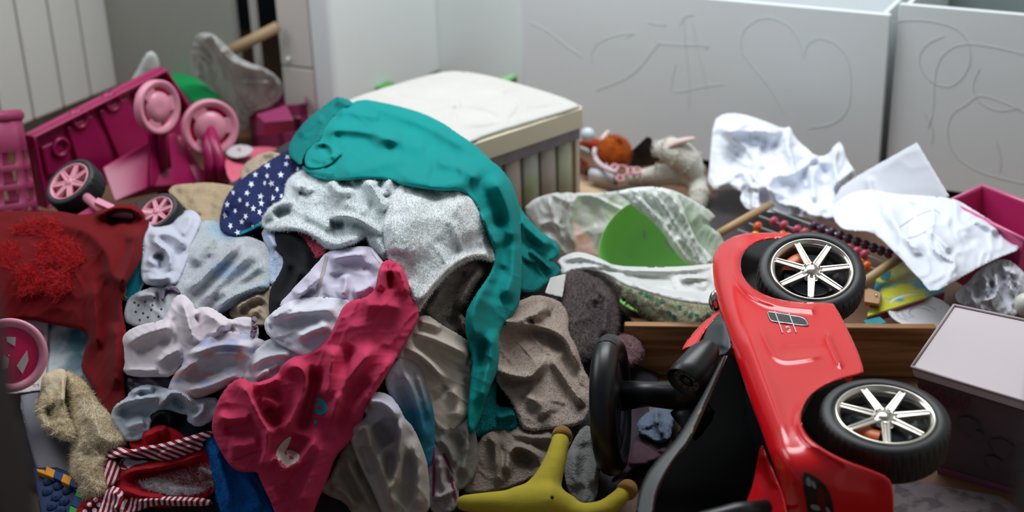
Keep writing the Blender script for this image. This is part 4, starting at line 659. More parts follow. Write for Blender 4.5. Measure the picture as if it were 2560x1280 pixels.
# ================================================================ RIDE-ON CAR, LYING ON ITS SIDE
ZC = .36
CARRED = mat('car_red_paint', '#e20d1b', .25, .02, 3, coat=.35, spec=.4); CARBLK = plastic('car_black_plastic', '#0d0f12', rough=.38); TYRE = mat('tyre_rubber', '#14161a', .5, .1, 40, bump=.3, bscale=300)
CHROME = mat('rim_chrome', '#d5d0c6', .16, .02, 3, metal=.9); GUN = mat('brake_steel', '#3d4247', .35, .1, metal=.6); ORANGE = plastic('caliper_orange', '#d2601f', rough=.35); HOLE = mat('deep_black', '#060607', .8)
DASH = plastic('dash_grey_black', '#3a4144', rough=.5); SILV = mat('badge_silver', '#cfc9cc', .3, .02, metal=.4)
carg = at(1990, 1000, 0); croot_ = empty('ride_on_car', list(carg), 'red toy ride-on car tipped on its side with chrome wheels', 'toy car')
shoulder = chaikin(I([(470, 40), (400, 80), (365, 130), (358, 200), (370, 300), (400, 420), (440, 540), (480, 650), (530, 800), (580, 930), (610, 1020), (650, 1130), (680, 1230), (700, 1330)]), 2, False)
def car_base(px, py):
    d_, _, _, _ = seg_dist(np.stack([px, py], 1), shoulder, False)
    r_ = np.clip(1-d_/55, 0, 1); rear = np.clip((py-1120)/170, 0, 1.4)
    return ZC-.030*r_**2.0-.10*rear**1.7
shell = relief('body_side', CARRED, I([(357, 200), (364, 130), (398, 82), (470, 46), (560, 38), (700, 40), (775, 50), (775, 78), (660, 62), (565, 74), (505, 112), (480, 170), (494, 240), (560, 302), (650, 336), (760, 349), (885, 350), (905, 362), (960, 470), (1010, 580), (1031, 648), (1024, 667), (950, 686), (880, 706), (805, 750), (764, 800), (749, 860), (762, 915), (800, 962), (870, 1012), (950, 1052), (1060, 1092), (1138, 1125), (1160, 1165), (1166, 1340), (705, 1340), (680, 1230), (650, 1130), (610, 1020), (580, 930), (530, 800), (480, 650), (440, 540), (400, 420), (370, 300)]),
    z=0, parent=croot_, eh=5, er=6, res=3.2, noise=None, skirt=26, base=car_base, smooth=1,
    folds=[(7, 14, I([(470, 110), (455, 180), (475, 260), (550, 330), (660, 365), (800, 378)]), 'full'), (7, 16, I([(900, 720), (790, 775), (735, 860), (760, 940), (830, 1000), (940, 1060)]), 'full'), (3, 12, I([(560, 430), (600, 540), (650, 610), (760, 600), (880, 575)])), (-3, 14, I([(650, 560), (780, 555), (880, 545)])), (4, 9, I([(860, 470), (900, 570), (935, 650)])), (-3, 9, I([(600, 345), (740, 372), (860, 378)])), (4, 30, I([(500, 420), (560, 600), (640, 820), (690, 1000)])), (-5, 26, I([(900, 1120), (1050, 1150), (1130, 1200)]))])
# badge with mesh inset, two bars and the 6.3
MESHM = plastic('badge_mesh', '#15181b', rough=.5, bump=.8, bscale=500, bdist=.001)
decal(shell, 'badge_inset', EM([(392, 420), (440, 395), (900, 455), (1300, 530), (1450, 590), (1525, 780), (1470, 805), (1000, 755), (540, 690), (465, 645)]), MESHM, 2.6)
ribbon(shell, 'badge_rim', EM([(430, 415), (415, 440), (470, 600), (540, 668), (800, 695), (1100, 740), (1400, 785), (1480, 770), (1490, 740), (1430, 620), (1310, 555), (1000, 505), (640, 440), (440, 413)]), 1.8, SILV, 3.6)
for s_ in ([(605, 400), (710, 680), (815, 970)], [(985, 460), (1080, 710), (1180, 960)]): ribbon(shell, 'badge_bar', EM(s_), 3.0, SILV, 5.0, n=0)
TX = crop(1955, 808, 49.2)
for s_, w_ in (([(455, 415), (650, 385), (850, 365)], 2.2), ([(475, 410), (545, 640)], 2.0), ([(655, 390), (720, 590)], 1.9), ([(850, 370), (935, 605)], 2.0), ([(930, 690), (985, 705)], 2.0), ([(665, 900), (665, 1000), (760, 1085), (900, 1075), (1040, 1060), (1075, 960), (1030, 840), (930, 810), (830, 850), (850, 960), (860, 1060)], 2.2)):
    ribbon(shell, 'badge_figure', TX(s_), w_, SILV, 3.0, n=1 if len(s_) > 2 else 0)
# tail lamp
TLM = plastic('lamp_smoke', '#1f1b1d', rough=.1)
tl_ = decal(shell, 'tail_lamp', I([(755, 1100), (800, 1112), (852, 1150), (888, 1210), (905, 1338), (795, 1338), (768, 1220)]), TLM, 2.5)
for s_ in ([(772, 1128), (790, 1125), (800, 1165), (778, 1165)], [(795, 1138), (815, 1150), (820, 1180), (803, 1170)], [(790, 1245), (830, 1250), (840, 1275), (800, 1270)], [(858, 1250), (880, 1270), (888, 1300), (868, 1290)]):
    decal(shell, 'lamp_lens', I(s_), mat('lens_clear', '#8d918c', .15), 3.6, parent=tl_)
decal(shell, 'lamp_lens', I([(818, 1160), (850, 1180), (860, 1240), (870, 1330), (835, 1330), (825, 1240)]), plastic('lens_red', '#5e0d16', rough=.1), 3.2, parent=tl_)
# rear deck and front cowl, roof-side faces
deck = relief('rear_deck', CARRED, I([(573, 965), (600, 1030), (640, 1120), (672, 1200), (705, 1340), (470, 1340), (500, 1250), (530, 1180), (550, 1090)]), parent=croot_, ctrl=[(1905, 1120, .27), (1950, 1240, .25), (1860, 1280, .17), (1890, 1180, .20)], eh=4, er=5, noise=None, skirt=20, folds=[(6, 14, I([(585, 1000), (600, 1090), (650, 1180)]))])
cowl = relief('front_cowl', CARRED, I([(392, 372), (405, 400), (340, 455), (305, 510), (290, 545), (240, 552), (218, 572), (232, 530), (300, 452)]), parent=croot_, ctrl=[(1800, 770, .31), (1700, 880, .28), (1760, 840, .30)], eh=5, er=5, noise=None, skirt=30)
b = MB(); b.ball(at(1789, 752, .31), .014, ax=(0, 0, 1), sq=1.6); b.build('head_lamp', CHROME, croot_)
dash = relief('dashboard', DASH, I([(398, 380), (420, 450), (447, 540), (425, 580), (385, 590), (345, 630), (325, 600), (300, 555), (305, 510), (338, 452)]), parent=croot_, ctrl=[(1800, 780, .325), (1830, 870, .335), (1760, 880, .29)], eh=5, er=5, noise=None, skirt=40, folds=[(6, 20, I([(400, 420), (410, 500), (390, 560)]))])
tub = relief('cabin_tub', mat('cabin_deep_shade', '#030304', .8, .1, spec=.05), I([(440, 545), (500, 720), (580, 930), (570, 1090), (530, 1200), (480, 1340), (0, 1340), (40, 1200), (180, 960), (300, 790), (370, 640)]), parent=croot_, ctrl=[(1850, 900, .10), (1700, 1100, .05), (1850, 1250, .06), (1650, 1280, .04)], eh=5, er=8, noise=None, skirt=40)  # near-black colour stands in for the cabin's deep shade
fr_poly = J([(1000, 312), (930, 460), (860, 590), (770, 745), (690, 860), (590, 960), (520, 1060), (480, 1180), (460, 1330), (575, 1330), (590, 1180), (650, 1050), (730, 930), (800, 850), (870, 690), (960, 480), (1035, 312)])
frm = relief('windscreen_frame', plastic('frame_black', '#0e1214', rough=.45), fr_poly, parent=croot_, ctrl=[(1815, 890, .34), (1740, 1080, .33), (1620, 1200, .30), (1600, 1290, .28)], eh=14, er=12, noise=None, skirt=22, smooth=2)
ribbon(frm, 'worn_edge', J([(1028, 318), (955, 485), (868, 690), (795, 850), (730, 925)]), 3.5, mat('chipped_plastic', '#6b5f5b', .7, .3, 60), 1.0)
for s_ in ([(848, 690), (872, 655), (868, 640), (845, 665)], [(800, 790), (812, 760), (822, 750), (812, 800)]): decal(frm, 'chip', J(s_), mat('chip_pale', '#8c6b62', .7), 1.5)
def pod(c_px, b_px, zf, zb_, r_px):
    f_ = at(*c_px, zf); k_ = at(*b_px, zb_); ax = unit(f_-k_); Ln = np.linalg.norm(f_-k_); r = r_px*pxm(f_)
    b = MB(); b.lathe([(r*.55, 0), (r*.82, Ln*.25), (r*1.0, Ln*.75), (r*1.03, Ln), (r*.97, Ln*1.02), (r*.9, Ln*.93), (.001, Ln*.90)], k_, ax, 40); p_ = b.build('gauge_pod', CARBLK, croot_)
    b = MB(); b.lathe([(r*.42, Ln*.935), (r*.72, Ln*.935)], k_, ax, 40); b.build('dial_ring', mat('dial_grey', '#5c5a5e', .5), p_)
    b = MB(); b.lathe([(.001, Ln*.95), (r*.2, Ln*.94), (r*.2, Ln*.91)], k_, ax, 24); b.build('dial_hub', mat('dial_hub', '#4b4a4e', .4), p_)
    a_, c_ = basis(ax)
    for i in range(10):
        w_ = i*.62; d_ = a_*math.cos(w_)+c_*math.sin(w_); q_ = np.cross(ax, d_); o_ = k_+ax*Ln*.938
        b = MB(); b.box(o_+d_*r*.5-q_*r*.025, d_*r*.16, q_*r*.05, ax*.0006); b.build('dial_mark', HOLE, p_, False)
pod((1712, 958), (1775, 868), .30, .335, 50); pod((1708, 1066), (1770, 1010), .17, .21, 46)
# chassis and the far side of the body, resting on the floor
ch = MB(); ch.prism(polyl(I([(500, 330), (860, 400), (960, 600), (780, 740), (730, 880), (800, 1000), (1050, 1120), (1080, 1220), (760, 1240), (640, 960), (520, 620)]), .21), (0, 0, -.18)); ch.build('chassis', CARBLK, croot_, False, bevel=.01)
fs = MB(); fs.prism(polyl(I([(450, 300), (860, 400), (990, 640), (780, 760), (760, 920), (1060, 1100), (1100, 1230), (740, 1250), (620, 960), (500, 620)]), .055), (0, 0, -.05)); fs.build('far_body_side', CARRED, croot_, False, bevel=.012)
hb = MB(); hb.tube([at(1700, 1330, .27), at(1760, 1300, .29), at(1840, 1277, .30), at(1918, 1266, .29)], [.017, .016, .015, .014], 12, flat=.8); hb.build('push_handle', CARBLK, croot_)
# steering wheel
sc = at(1528, 1012, .20); sn = unit((.975, -.20, .08)); a_, c_ = basis(sn, (0, 0, 1)); R_ = 147*pxm(sc)
b = MB(); ring = [sc+(a_*math.cos(w_)*R_+c_*math.sin(w_)*R_*.92) for w_ in np.linspace(0, 2*math.pi, 49)]; b.tube(ring, .025, 14, caps=False); sw = b.build('steering_wheel', CARBLK, croot_)
b = MB(); b.lathe([(.001, -.012), (.095, -.012), (.10, .0), (.09, .014), (.001, .018)], sc, sn, 28); b.build('wheel_hub', CARBLK, sw)
for w_ in (0.2, 2.3, 4.1): b = MB(); d_ = a_*math.cos(w_)+c_*math.sin(w_); b.tube([sc, sc+d_*R_*.92], [.02, .014], 10, flat=.6); b.build('spoke', CARBLK, sw)
b = MB(); b.tube([at(1545, 990, .20), at(1620, 985, .21), at(1700, 990, .22), at(1740, 960, .26)], [.03, .024, .028, .03], 14); b.build('steering_column', CARBLK, croot_)
WST = plastic('sticker_white', '#c9ccce', rough=.5)
for q_ in ([(275, 640), (332, 628), (352, 730), (345, 825)], [(272, 790), (345, 868), (340, 930), (270, 815)]):
    p_ = [CAM+rays(*x)*((sc-CAM)@FW-.045) for x in J(q_)]; b = MB(); b.prism(p_, FW*.002); b.build('sticker', WST, sw, False)

def wheel(cpx, z, n, rim_px, parent, mt, mrim, spokes=7, rot=0., caliper=None, tyre_k=1.29, width=.72, name='wheel', grooves=44, pink=False):
    c = at(*cpx, z); n = unit(n); Rm = rim_px*pxm(c); a_, b_ = basis(n, (1, 0, 0))
    def dirv(w_): return a_*math.cos(w_)+b_*math.sin(w_)
    k = tyre_k; seg = grooves*5
    prof = [(.99, -.05), (1.02, .0), (1.0+(k-1)*.3, .018), (1.0+(k-1)*.7, .010), (k-.035, -.03), (k, -.09), (k+.012, -.2), (k+.012, -width+.2), (k, -width+.08), (k-.06, -width), (.95, -width)]
    v = []; f = []; m_ = len(prof)
    for i in range(seg):
        for j, (r_, h_) in enumerate(prof):
            g = (i+(2 if h_ < -.3 else 0)) % 5 == 0 and 4 < j < 9
            w_ = 2*math.pi*(i+ (h_*-3.0 if 4 < j < 9 else 0))/seg; v.append(c+n*h_*Rm+dirv(w_)*Rm*(r_-(.028 if g else 0)))
    for i in range(seg):
        i2 = (i+1) % seg
        for j in range(m_-1): f.append([i*m_+j, i2*m_+j, i2*m_+j+1, i*m_+j+1])
    t_ = mesh_obj('tyre', v, f, mt, parent)
    if parent.type == 'EMPTY': pass
    b = MB(); b.lathe([(1.0*Rm, -.02*Rm), (.99*Rm, .015*Rm), (.955*Rm, .022*Rm), (.93*Rm, -.005*Rm), (.90*Rm, -.02*Rm), (.875*Rm, -.07*Rm), (.86*Rm, -.34*Rm)], c, n, 72); rim = b.build('rim', mrim, parent)
    b = MB(); b.lathe([(.87*Rm, -.33*Rm), (.001, -.33*Rm)], c, n, 40); b.build('wheel_back', HOLE if not pink else plastic('rim_shade_pink', '#9c5566'), rim)
    for i in range(spokes):
        w_ = rot+2*math.pi*i/spokes; d_ = dirv(w_); q_ = np.cross(n, d_)
        def P(r_, s_, h_): return c+d_*r_*Rm+q_*s_*Rm+n*h_*Rm
        b = MB(); th = .12 if not pink else .17
        for s0, s1, s2, s3, hh, dp in ((-.085, -.03, -.075, -.028, .0, 0), (.03, .085, .028, .075, .0, 0), (-.04, .04, -.04, .04, -.022, 0)):
            if pink: s0, s1, s2, s3 = [x*1.5 for x in (s0, s1, s2, s3)]
            b.hexa([P(.16, s0*1.15, -.03+hh), P(.90, s2, .004+hh), P(.90, s3, .004+hh), P(.16, s1*1.15, -.03+hh)], [P(.16, s0*1.15, -.03-th), P(.90, s2, -th), P(.90, s3, -th), P(.16, s1*1.15, -.03-th)])
        b.build('spoke', mrim, rim, False, bevel=.0012)
    b = MB(); b.lathe([(.30*Rm, -.14*Rm), (.27*Rm, -.05*Rm), (.22*Rm, -.035*Rm), (.17*Rm, -.04*Rm), (.15*Rm, .0), (.12*Rm, .015*Rm), (.001, .018*Rm)], c, n, 40); hb_ = b.build('hub_cap', mrim, rim)
    for i in range(spokes):
        w_ = rot+2*math.pi*(i+.5)/spokes; b = MB(); b.lathe([(.03*Rm, -.05*Rm), (.03*Rm, -.012*Rm), (.001, -.008*Rm)], c+dirv(w_)*.215*Rm, n, 8); b.build('wheel_nut', mrim if not pink else mrim, hb_)
    if caliper is not None:
        b = MB(); b.lathe([(.28*Rm, -.22*Rm), (.66*Rm, -.22*Rm), (.66*Rm, -.26*Rm)], c, n, 48); bd = b.build('brake_disc', GUN, rim)
        for i in range(24): w_ = i*2*math.pi/24; b = MB(); b.lathe([(.014*Rm, -.2195*Rm), (.001, -.2190*Rm)], c+dirv(w_)*.55*Rm, n, 6); b.build('disc_hole', HOLE, bd)
        w0, w1 = caliper; b = MB(); b.lathe([(.42*Rm, -.24*Rm), (.42*Rm, -.13*Rm), (.50*Rm, -.11*Rm), (.66*Rm, -.12*Rm), (.72*Rm, -.17*Rm), (.72*Rm, -.26*Rm)], c, n, 14, ref=(1, 0, 0), arc=(w0, w1)); b.build('brake_caliper', ORANGE, rim)
    return c, Rm
cf_, Rf = wheel((2030, 672), .365, (-.04, -.40, .91), 103, croot_, TYRE, CHROME, rot=.03, caliper=(1.75, 2.95))
cr_, Rr = wheel((2213, 1035), .362, (.0, -.115, .99), 124, croot_, TYRE, CHROME, rot=.03, caliper=(3.5, 4.3), width=.80)
for c_, r_, z_ in ((cf_, Rf, 0), (cr_, Rr, 0)):
    b = MB(); b.tube([c_-UP*.10, c_*[1, 1, 0]+UP*.05], .014, 12); b.build('axle', GUN, croot_)
    b = MB(); g_ = c_*[1, 1, 0]; b.lathe([(.3*r_, .02), (1.15*r_, .012), (1.27*r_, .03), (1.29*r_, .05), (1.27*r_, .082), (1.0*r_, .09), (.3*r_, .085)], g_, UP, 48); b.build('far_tyre', TYRE, croot_)

for pl, z_ in (([(470, 90), (560, 62), (770, 66), (810, 300), (620, 330), (490, 260)], .30), ([(755, 860), (810, 750), (950, 695), (1090, 770), (1090, 1060), (860, 1000)], .28)):
    b = MB(); b.prism(polyl(I(pl), z_), (0, 0, -.2)); b.build('wheel_well', HOLE, croot_, False)
# ================================================================ TOYS AND CLUTTER, LEFT
PINK = plastic('pink_plastic', '#9c3a60'); MAG = plastic('magenta_plastic', '#950d4d', rough=.35); LPINK = plastic('light_pink_plastic', '#dc8fa5', rough=.35); HOTP = plastic('hot_pink_plastic', '#d4145a', rough=.35)
# laundry basket with square holes
b0 = at(-26, 572, .12); b1 = at(-66, 296, .40); ax = unit(b1-b0); Hb = np.linalg.norm(b1-b0); r0 = 122*pxm(b0); r1 = 112*pxm(b1); a_, c_ = basis(ax, (1, 0, 0))
bk = empty('laundry_basket', list(b0*[1, 1, 0]), 'pink plastic basket with square holes at the left edge', 'basket')
b = MB(); nu = 11; us = []
for i in range(nu): us += [i+.0, i+.40]
us = np.array(us)/nu*2*math.pi; hs = [0]
for i in range(4): hs += [.05+i*.17, .05+i*.17+.115]
hs += [1.0]; nv = len(hs); v = []; f = []
for w_ in us:
    for h_ in hs: rr = r0+(r1-r0)*h_; v.append(b0+ax*Hb*h_+(a_*math.cos(w_+h_*.25)+c_*math.sin(w_+h_*.25))*rr)
n2 = len(us)
for i in range(n2):
    for j in range(nv-1):
        if i % 2 == 1 and j % 2 == 1: continue
        i2 = (i+1) % n2; f.append([i*nv+j, i2*nv+j, i2*nv+j+1, i*nv+j+1])
b.add(v, f); b.build('basket_wall', PINK, bk, solid=.004)
b = MB(); b.lathe([(r1*.96, -.012), (r1*1.02, -.018), (r1*1.07, -.01), (r1*1.08, .0), (r1*1.03, .012), (r1*.97, .008)], b1, ax, 60); b.build('rim', PINK, bk)
b = MB(); b.lathe([(.001, 0), (r0, 0), (r0, .006)], b0, ax, 40); b.build('base', PINK, bk)

# magenta doll pram, overturned
pr = empty('doll_pram', list(at(330, 440, 0)), 'magenta plastic doll pram overturned with two pink wheels in the air', 'doll pram')
q4 = [at(*L([(195, 600)])[0], .33), at(*L([(1215, 85)])[0], .40), at(*L([(1570, 640)])[0], .15), at(*L([(300, 1150)])[0], .12)]
pn = unit(np.cross(q4[1]-q4[0], q4[3]-q4[0])); pn = pn if pn@(CAM-q4[0]) > 0 else -pn
def T4(u_, v_, w_=0): return q4[0]*(1-u_)*(1-v_)+q4[1]*u_*(1-v_)+q4[2]*u_*v_+q4[3]*(1-u_)*v_+pn*w_
def slab(u0, u1, v0, v1, w0, w1, name, m, parent, bev=.003):
    b = MB(); b.hexa([T4(u0, v0, w1), T4(u0, v1, w1), T4(u1, v1, w1), T4(u1, v0, w1)], [T4(u0, v0, w0), T4(u0, v1, w0), T4(u1, v1, w0), T4(u1, v0, w0)]); return b.build(name, m, parent, False, bevel=bev)
tray = slab(0, 1, 0, 1, -.012, 0, 'tray_floor', MAG, pr)
for u0, u1, v0, v1 in ((0, 1, 0, .035), (0, 1, .965, 1), (0, .02, .03, .97), (.98, 1, .03, .97)): slab(u0, u1, v0, v1, 0, .035, 'tray_rim', MAG, tray)
for u0, u1, v0, v1 in ((.06, .20, .22, .62), (.245, .43, .13, .9), (.475, .68, .12, .9), (.73, .93, .12, .9)): slab(u0, u1, v0, v1, 0, .016, 'raised_panel', MAG, tray, .006)
for u_, v_ in ((.34, .10), (.58, .09), (.17, .32)):
    b = MB(); b.lathe([(.028, -.001), (.028, .024), (.020, .026), (.018, .01), (.001, .01)], T4(u_, v_), pn, 24); b.build('socket', MAG, tray)
zb = lambda x: x
pb = MB(); pb.hexa([at(*L([(770, 850)])[0], .22), at(*L([(1140, 640)])[0], .26), at(*L([(1340, 575)])[0], .24), at(*L([(1030, 760)])[0], .16)], [at(*L([(870, 1120)])[0], .16), at(*L([(1140, 1010)])[0], .15), at(*L([(1520, 980)])[0], .10), at(*L([(1300, 1000)])[0], .05)]); pb.build('seat_shell', MAG, pr, False, bevel=.008)
pb = MB(); pb.hexa([at(*L([(1140, 640)])[0], .262), at(*L([(1300, 570)])[0], .25), at(*L([(1370, 600)])[0], .22), at(*L([(1200, 680)])[0], .24)], [at(*L([(1140, 1010)])[0], .16), at(*L([(1240, 930)])[0], .15), at(*L([(1390, 860)])[0], .10), at(*L([(1290, 980)])[0], .09)]); pb.build('side_shell', MAG, pr, False, bevel=.008)
pb = MB(); pb.hexa([at(*L([(1310, 580)])[0], .23), at(*L([(1390, 600)])[0], .22), at(*L([(1540, 850)])[0], .14), at(*L([(1400, 850)])[0], .14)], [at(*L([(1180, 1060)])[0], .10), at(*L([(1520, 980)])[0], .10), at(*L([(1790, 1000)])[0], .07), at(*L([(1380, 1100)])[0], .08)]); pb.build('foot_shell', MAG, pr, False, bevel=.008)
def pram_wheel(c_px, z, n, r_px, post):
    c = at(*c_px, z); n = unit(n); r = r_px*pxm(c); a2, b2 = basis(n, (0, 0, 1))
    b = MB(); b.lathe([(.74*r, -.28*r), (.98*r, -.28*r), (1.0*r, -.24*r), (1.0*r, .02*r), (.96*r, .07*r), (.88*r, .06*r), (.80*r, .0), (.74*r, -.02*r), (.74*r, -.28*r)], c, n, 48); w = b.build('wheel', LPINK, pr)
    b = MB(); b.lathe([(.001, .02*r), (.2*r, .03*r), (.56*r, .0), (.58*r, -.15*r)], c, n, 32); b.build('hub_disc', LPINK, w)
    for i in range(3):
        w_ = .5+i*2.094; d_ = a2*math.cos(w_)+b2*math.sin(w_); q_ = np.cross(n, d_)
        b = MB(); b.box(c+d_*r*.35-q_*r*.27-n*r*.13, d_*r*.42, q_*r*.54, n*r*.12); b.build('spoke', LPINK, w, False, bevel=.002)
    b = MB(); b.lathe([(.74*r, -.2*r), (.001, -.2*r)], c, n, 32); b.build('inner_disc', HOTP, w)
    for dz in (-.5, .5):
        b = MB(); p0 = c-n*r*.42+n*dz*r*.1; b.tube([p0+UP*.02, at(*post[0], post[0][2] if len(post[0]) > 2 else .2) if False else at(post[0][0]+dz*26, post[0][1], post[1]), at(post[2][0]+dz*30, post[2][1], post[3])], [.016, .018, .020], 8, flat=.8); b.build('fork', MAG, pr)
pram_wheel((399, 268), .36, (.82, -.55, .10), 68, ((395, 330), .28, (400, 420), .18))
pram_wheel((527, 320), .25, (.42, -.88, .15), 71, ((538, 410), .17, (545, 465), .10))

# pink toy jeep: two black tyres with pink rims, upside down
tj = empty('toy_jeep', list(at(280, 520, 0)), 'upturned pink toy jeep with black tyres beside the basket', 'toy car')
PRIM = plastic('rim_pink', '#dd93a4', rough=.4)
wheel((172, 453), .33, (-.36, -.46, .81), 56, tj, TYRE, PRIM, spokes=7, rot=.4, tyre_k=1.27, width=1.05, grooves=24, pink=True)
wheel((391, 527), .325, (-.30, -.46, .82), 45, tj, TYRE, PRIM, spokes=7, rot=.1, tyre_k=1.27, width=.9, grooves=24, pink=True)
b = MB(); b.hexa([at(175, 545, .30), at(232, 512, .30), at(300, 540, .29), at(240, 560, .30)], [at(175, 575, .22), at(232, 540, .2), at(330, 560, .2), at(260, 590, .22)]); b.build('body', PINK, tj, False, bevel=.006)
b = MB(); b.hexa([at(234, 505, .335), at(244, 492, .335), at(288, 512, .335), at(276, 524, .335)], [at(236, 520, .30), at(246, 507, .30), at(290, 528, .30), at(278, 540, .30)]); b.build('axle_mount', LPINK, tj, False, bevel=.004)
b = MB(); b.tube([at(200, 480, .30), at(260, 530, .31), at(385, 540, .31)], .012, 10); b.build('axle', LPINK, tj)

# things behind, by the corner
GRN = plastic('green_toy', '#0f8a4c', rough=.5)
o = relief('green_cushion', cloth('green_felt', '#0e8a4a'), TL([(1230, 550), (1310, 545), (1420, 560), (1540, 620), (1660, 740), (1640, 830), (1500, 830), (1330, 660)]), ctrl=[(480, 220, .20)], eh=10, er=12, puff=18, pr=26, skirt=120, noise=(3, .5, 90, 30)); thing(o, 'bright green cushion behind the pink pram wheel', 'cushion')
def bag_mat(name, hexcol, alpha=.6, rough=.35):
    m = mat(name, hexcol, rough, .05, 10, bump=.5, bscale=60, bdist=.002); nt = m.node_tree; p = nt.nodes['Principled BSDF']; out = nt.nodes['Material Output']
    tr = nd(nt, 'ShaderNodeBsdfTranslucent'); tr.inputs[0].default_value = lin(hexcol)+(1,); tp = nd(nt, 'ShaderNodeBsdfTransparent'); m1 = nd(nt, 'ShaderNodeMixShader'); m2 = nd(nt, 'ShaderNodeMixShader'); m1.inputs[0].default_value = .25; m2.inputs[0].default_value = alpha
    lk = nt.links.new; lk(p.outputs[0], m1.inputs[1]); lk(tr.outputs[0], m1.inputs[2]); lk(tp.outputs[0], m2.inputs[1]); lk(m1.outputs[0], m2.inputs[2]); lk(m2.outputs[0], out.inputs[0]); return m
GBAG = bag_mat('grey_film', '#b9b8b6', .8)
o = relief('plastic_sack', GBAG, TL([(1410, 470), (1435, 330), (1450, 265), (1510, 238), (1590, 250), (1680, 330), (1760, 420), (1860, 470), (1960, 500), (2060, 560), (2110, 640), (2100, 720), (2000, 800), (1900, 830), (1830, 960), (1760, 1020), (1700, 900), (1650, 760), (1540, 640), (1440, 580)]), ctrl=[(500, 90, .42), (560, 120, .38), (650, 190, .28), (700, 230, .2), (600, 280, .12), (600, 330, .04)], eh=10, er=12, skirt=60, noise=(14, .9, 70, 28), folds=[(16, 9, TL([(1460, 280), (1560, 330), (1640, 480), (1680, 640)])), (14, 9, TL([(1590, 260), (1640, 400), (1800, 500), (1980, 540)])), (-12, 9, TL([(1520, 300), (1580, 450), (1600, 600)])), (12, 9, TL([(1700, 600), (1850, 620), (2050, 620)])), (12, 8, TL([(1720, 720), (1800, 800), (1780, 950)]))]); thing(o, 'greyish translucent plastic sack slumped by the wall', 'plastic bag')
o = relief('white_cone', cloth('cone_grey_white', '#b9bdb8'), TL([(940, 640), (1000, 560), (1080, 400), (1130, 375), (1175, 420), (1195, 520), (1150, 620)]), ctrl=[(370, 150, .36), (340, 200, .30), (390, 180, .32)], eh=8, er=8, puff=14, pr=18, skirt=90, noise=(2, .5, 60, 30)); thing(o, 'pale pointed cloth sticking up behind the magenta tray', 'cloth')
b = MB(); b.tube([at(560, 135, .30), at(630, 100, .34), at(695, 66, .38)], [.020, .019, .018], 14); o = b.build('wooden_stick', mat('raw_wood', '#9c8263', .6, .2, 20)); thing(o, 'wooden stick leaning behind the slim post', 'stick')
# pink crate
pc = empty('pink_crate', list(at(690, 360, 0)), 'dusky pink plastic crate on the floor under the cabinet', 'crate')
DPK = plastic('dusky_pink', '#8a2f5a')
g0 = at(632, 372, 0); g1 = at(772, 362, 0); gu = unit((g1-g0)); gn = unit(np.cross(UP, gu)); Wd = np.linalg.norm(g1-g0)
for o_, a2, c2 in ((g0, gu*Wd, gn*.006), (g0+gn*.16, gu*Wd, gn*.006), (g0, gn*.16, gu*.006), (g0+gu*Wd, gn*.16, gu*.006)):
    nn = 'wall'; b = MB(); b.box(o_, a2, c2, UP*.045); b.box(o_+UP*.10, a2, c2, UP*.04)
    for t_ in (0, .47, .9): b.box(o_+np.asarray(a2)*t_, np.asarray(a2)*.1, c2, UP*.14)
    w_ = b.build('wall', DPK, pc, False)
b = MB(); b.box(g0, gu*Wd, gn*.16, UP*.005); b.build('base', DPK, pc, False)
b = MB(); b.hexa([at(640, 285, .20), at(715, 262, .22), at(735, 300, .19), at(660, 305, .19)], [at(640, 330, .14), at(715, 300, .14), at(735, 330, .14), at(660, 340, .14)]); b.build('raised_flap', DPK, pc, False, bevel=.004)
o = relief('pink_scarf', cloth('salmon_cotton', '#c75f74'), FX([(560, 400), (580, 375), (620, 368), (690, 366), (720, 378), (690, 395), (640, 410), (620, 450), (600, 470), (570, 450)]), ctrl=[(600, 400, .16), (690, 380, .10), (600, 460, .2)], skirt=60, noise=(7, .4, 50, 20)); thing(o, 'salmon pink cloth lying behind the slipper', 'cloth')
o = relief('pale_tissue', cloth('pale_tissue', '#b5aeb0'), FX([(560, 385), (575, 365), (610, 360), (640, 372), (620, 392), (585, 398)]), ctrl=[(600, 380, .19)], skirt=50, noise=(7, .4, 30, 14)); thing(o, 'crumpled pale tissue beside the pink pram wheel', 'tissue')
b = MB(); b.hexa([at(922, 212, .12), at(945, 195, .12), at(988, 206, .12), at(962, 226, .12)], [at(922, 245, .04), at(945, 228, .04), at(988, 240, .04), at(962, 262, .04)]); o = b.build('green_block', plastic('leaf_green', '#4f9b45'), None, False, bevel=.006); thing(o, 'small green toy block behind the white mattress near the cabinet', 'toy block')
b = MB(); b.hexa([at(1248, 196, .12), at(1282, 182, .13), at(1294, 190, .12), at(1264, 206, .11)], [at(1248, 225, .05), at(1282, 212, .05), at(1294, 220, .05), at(1264, 236, .05)]); o = b.build('green_leaf_toy', plastic('pale_leaf_green', '#8fc98a'), None, False, bevel=.005); thing(o, 'pale green plastic leaf peeking over the mattress', 'toy')

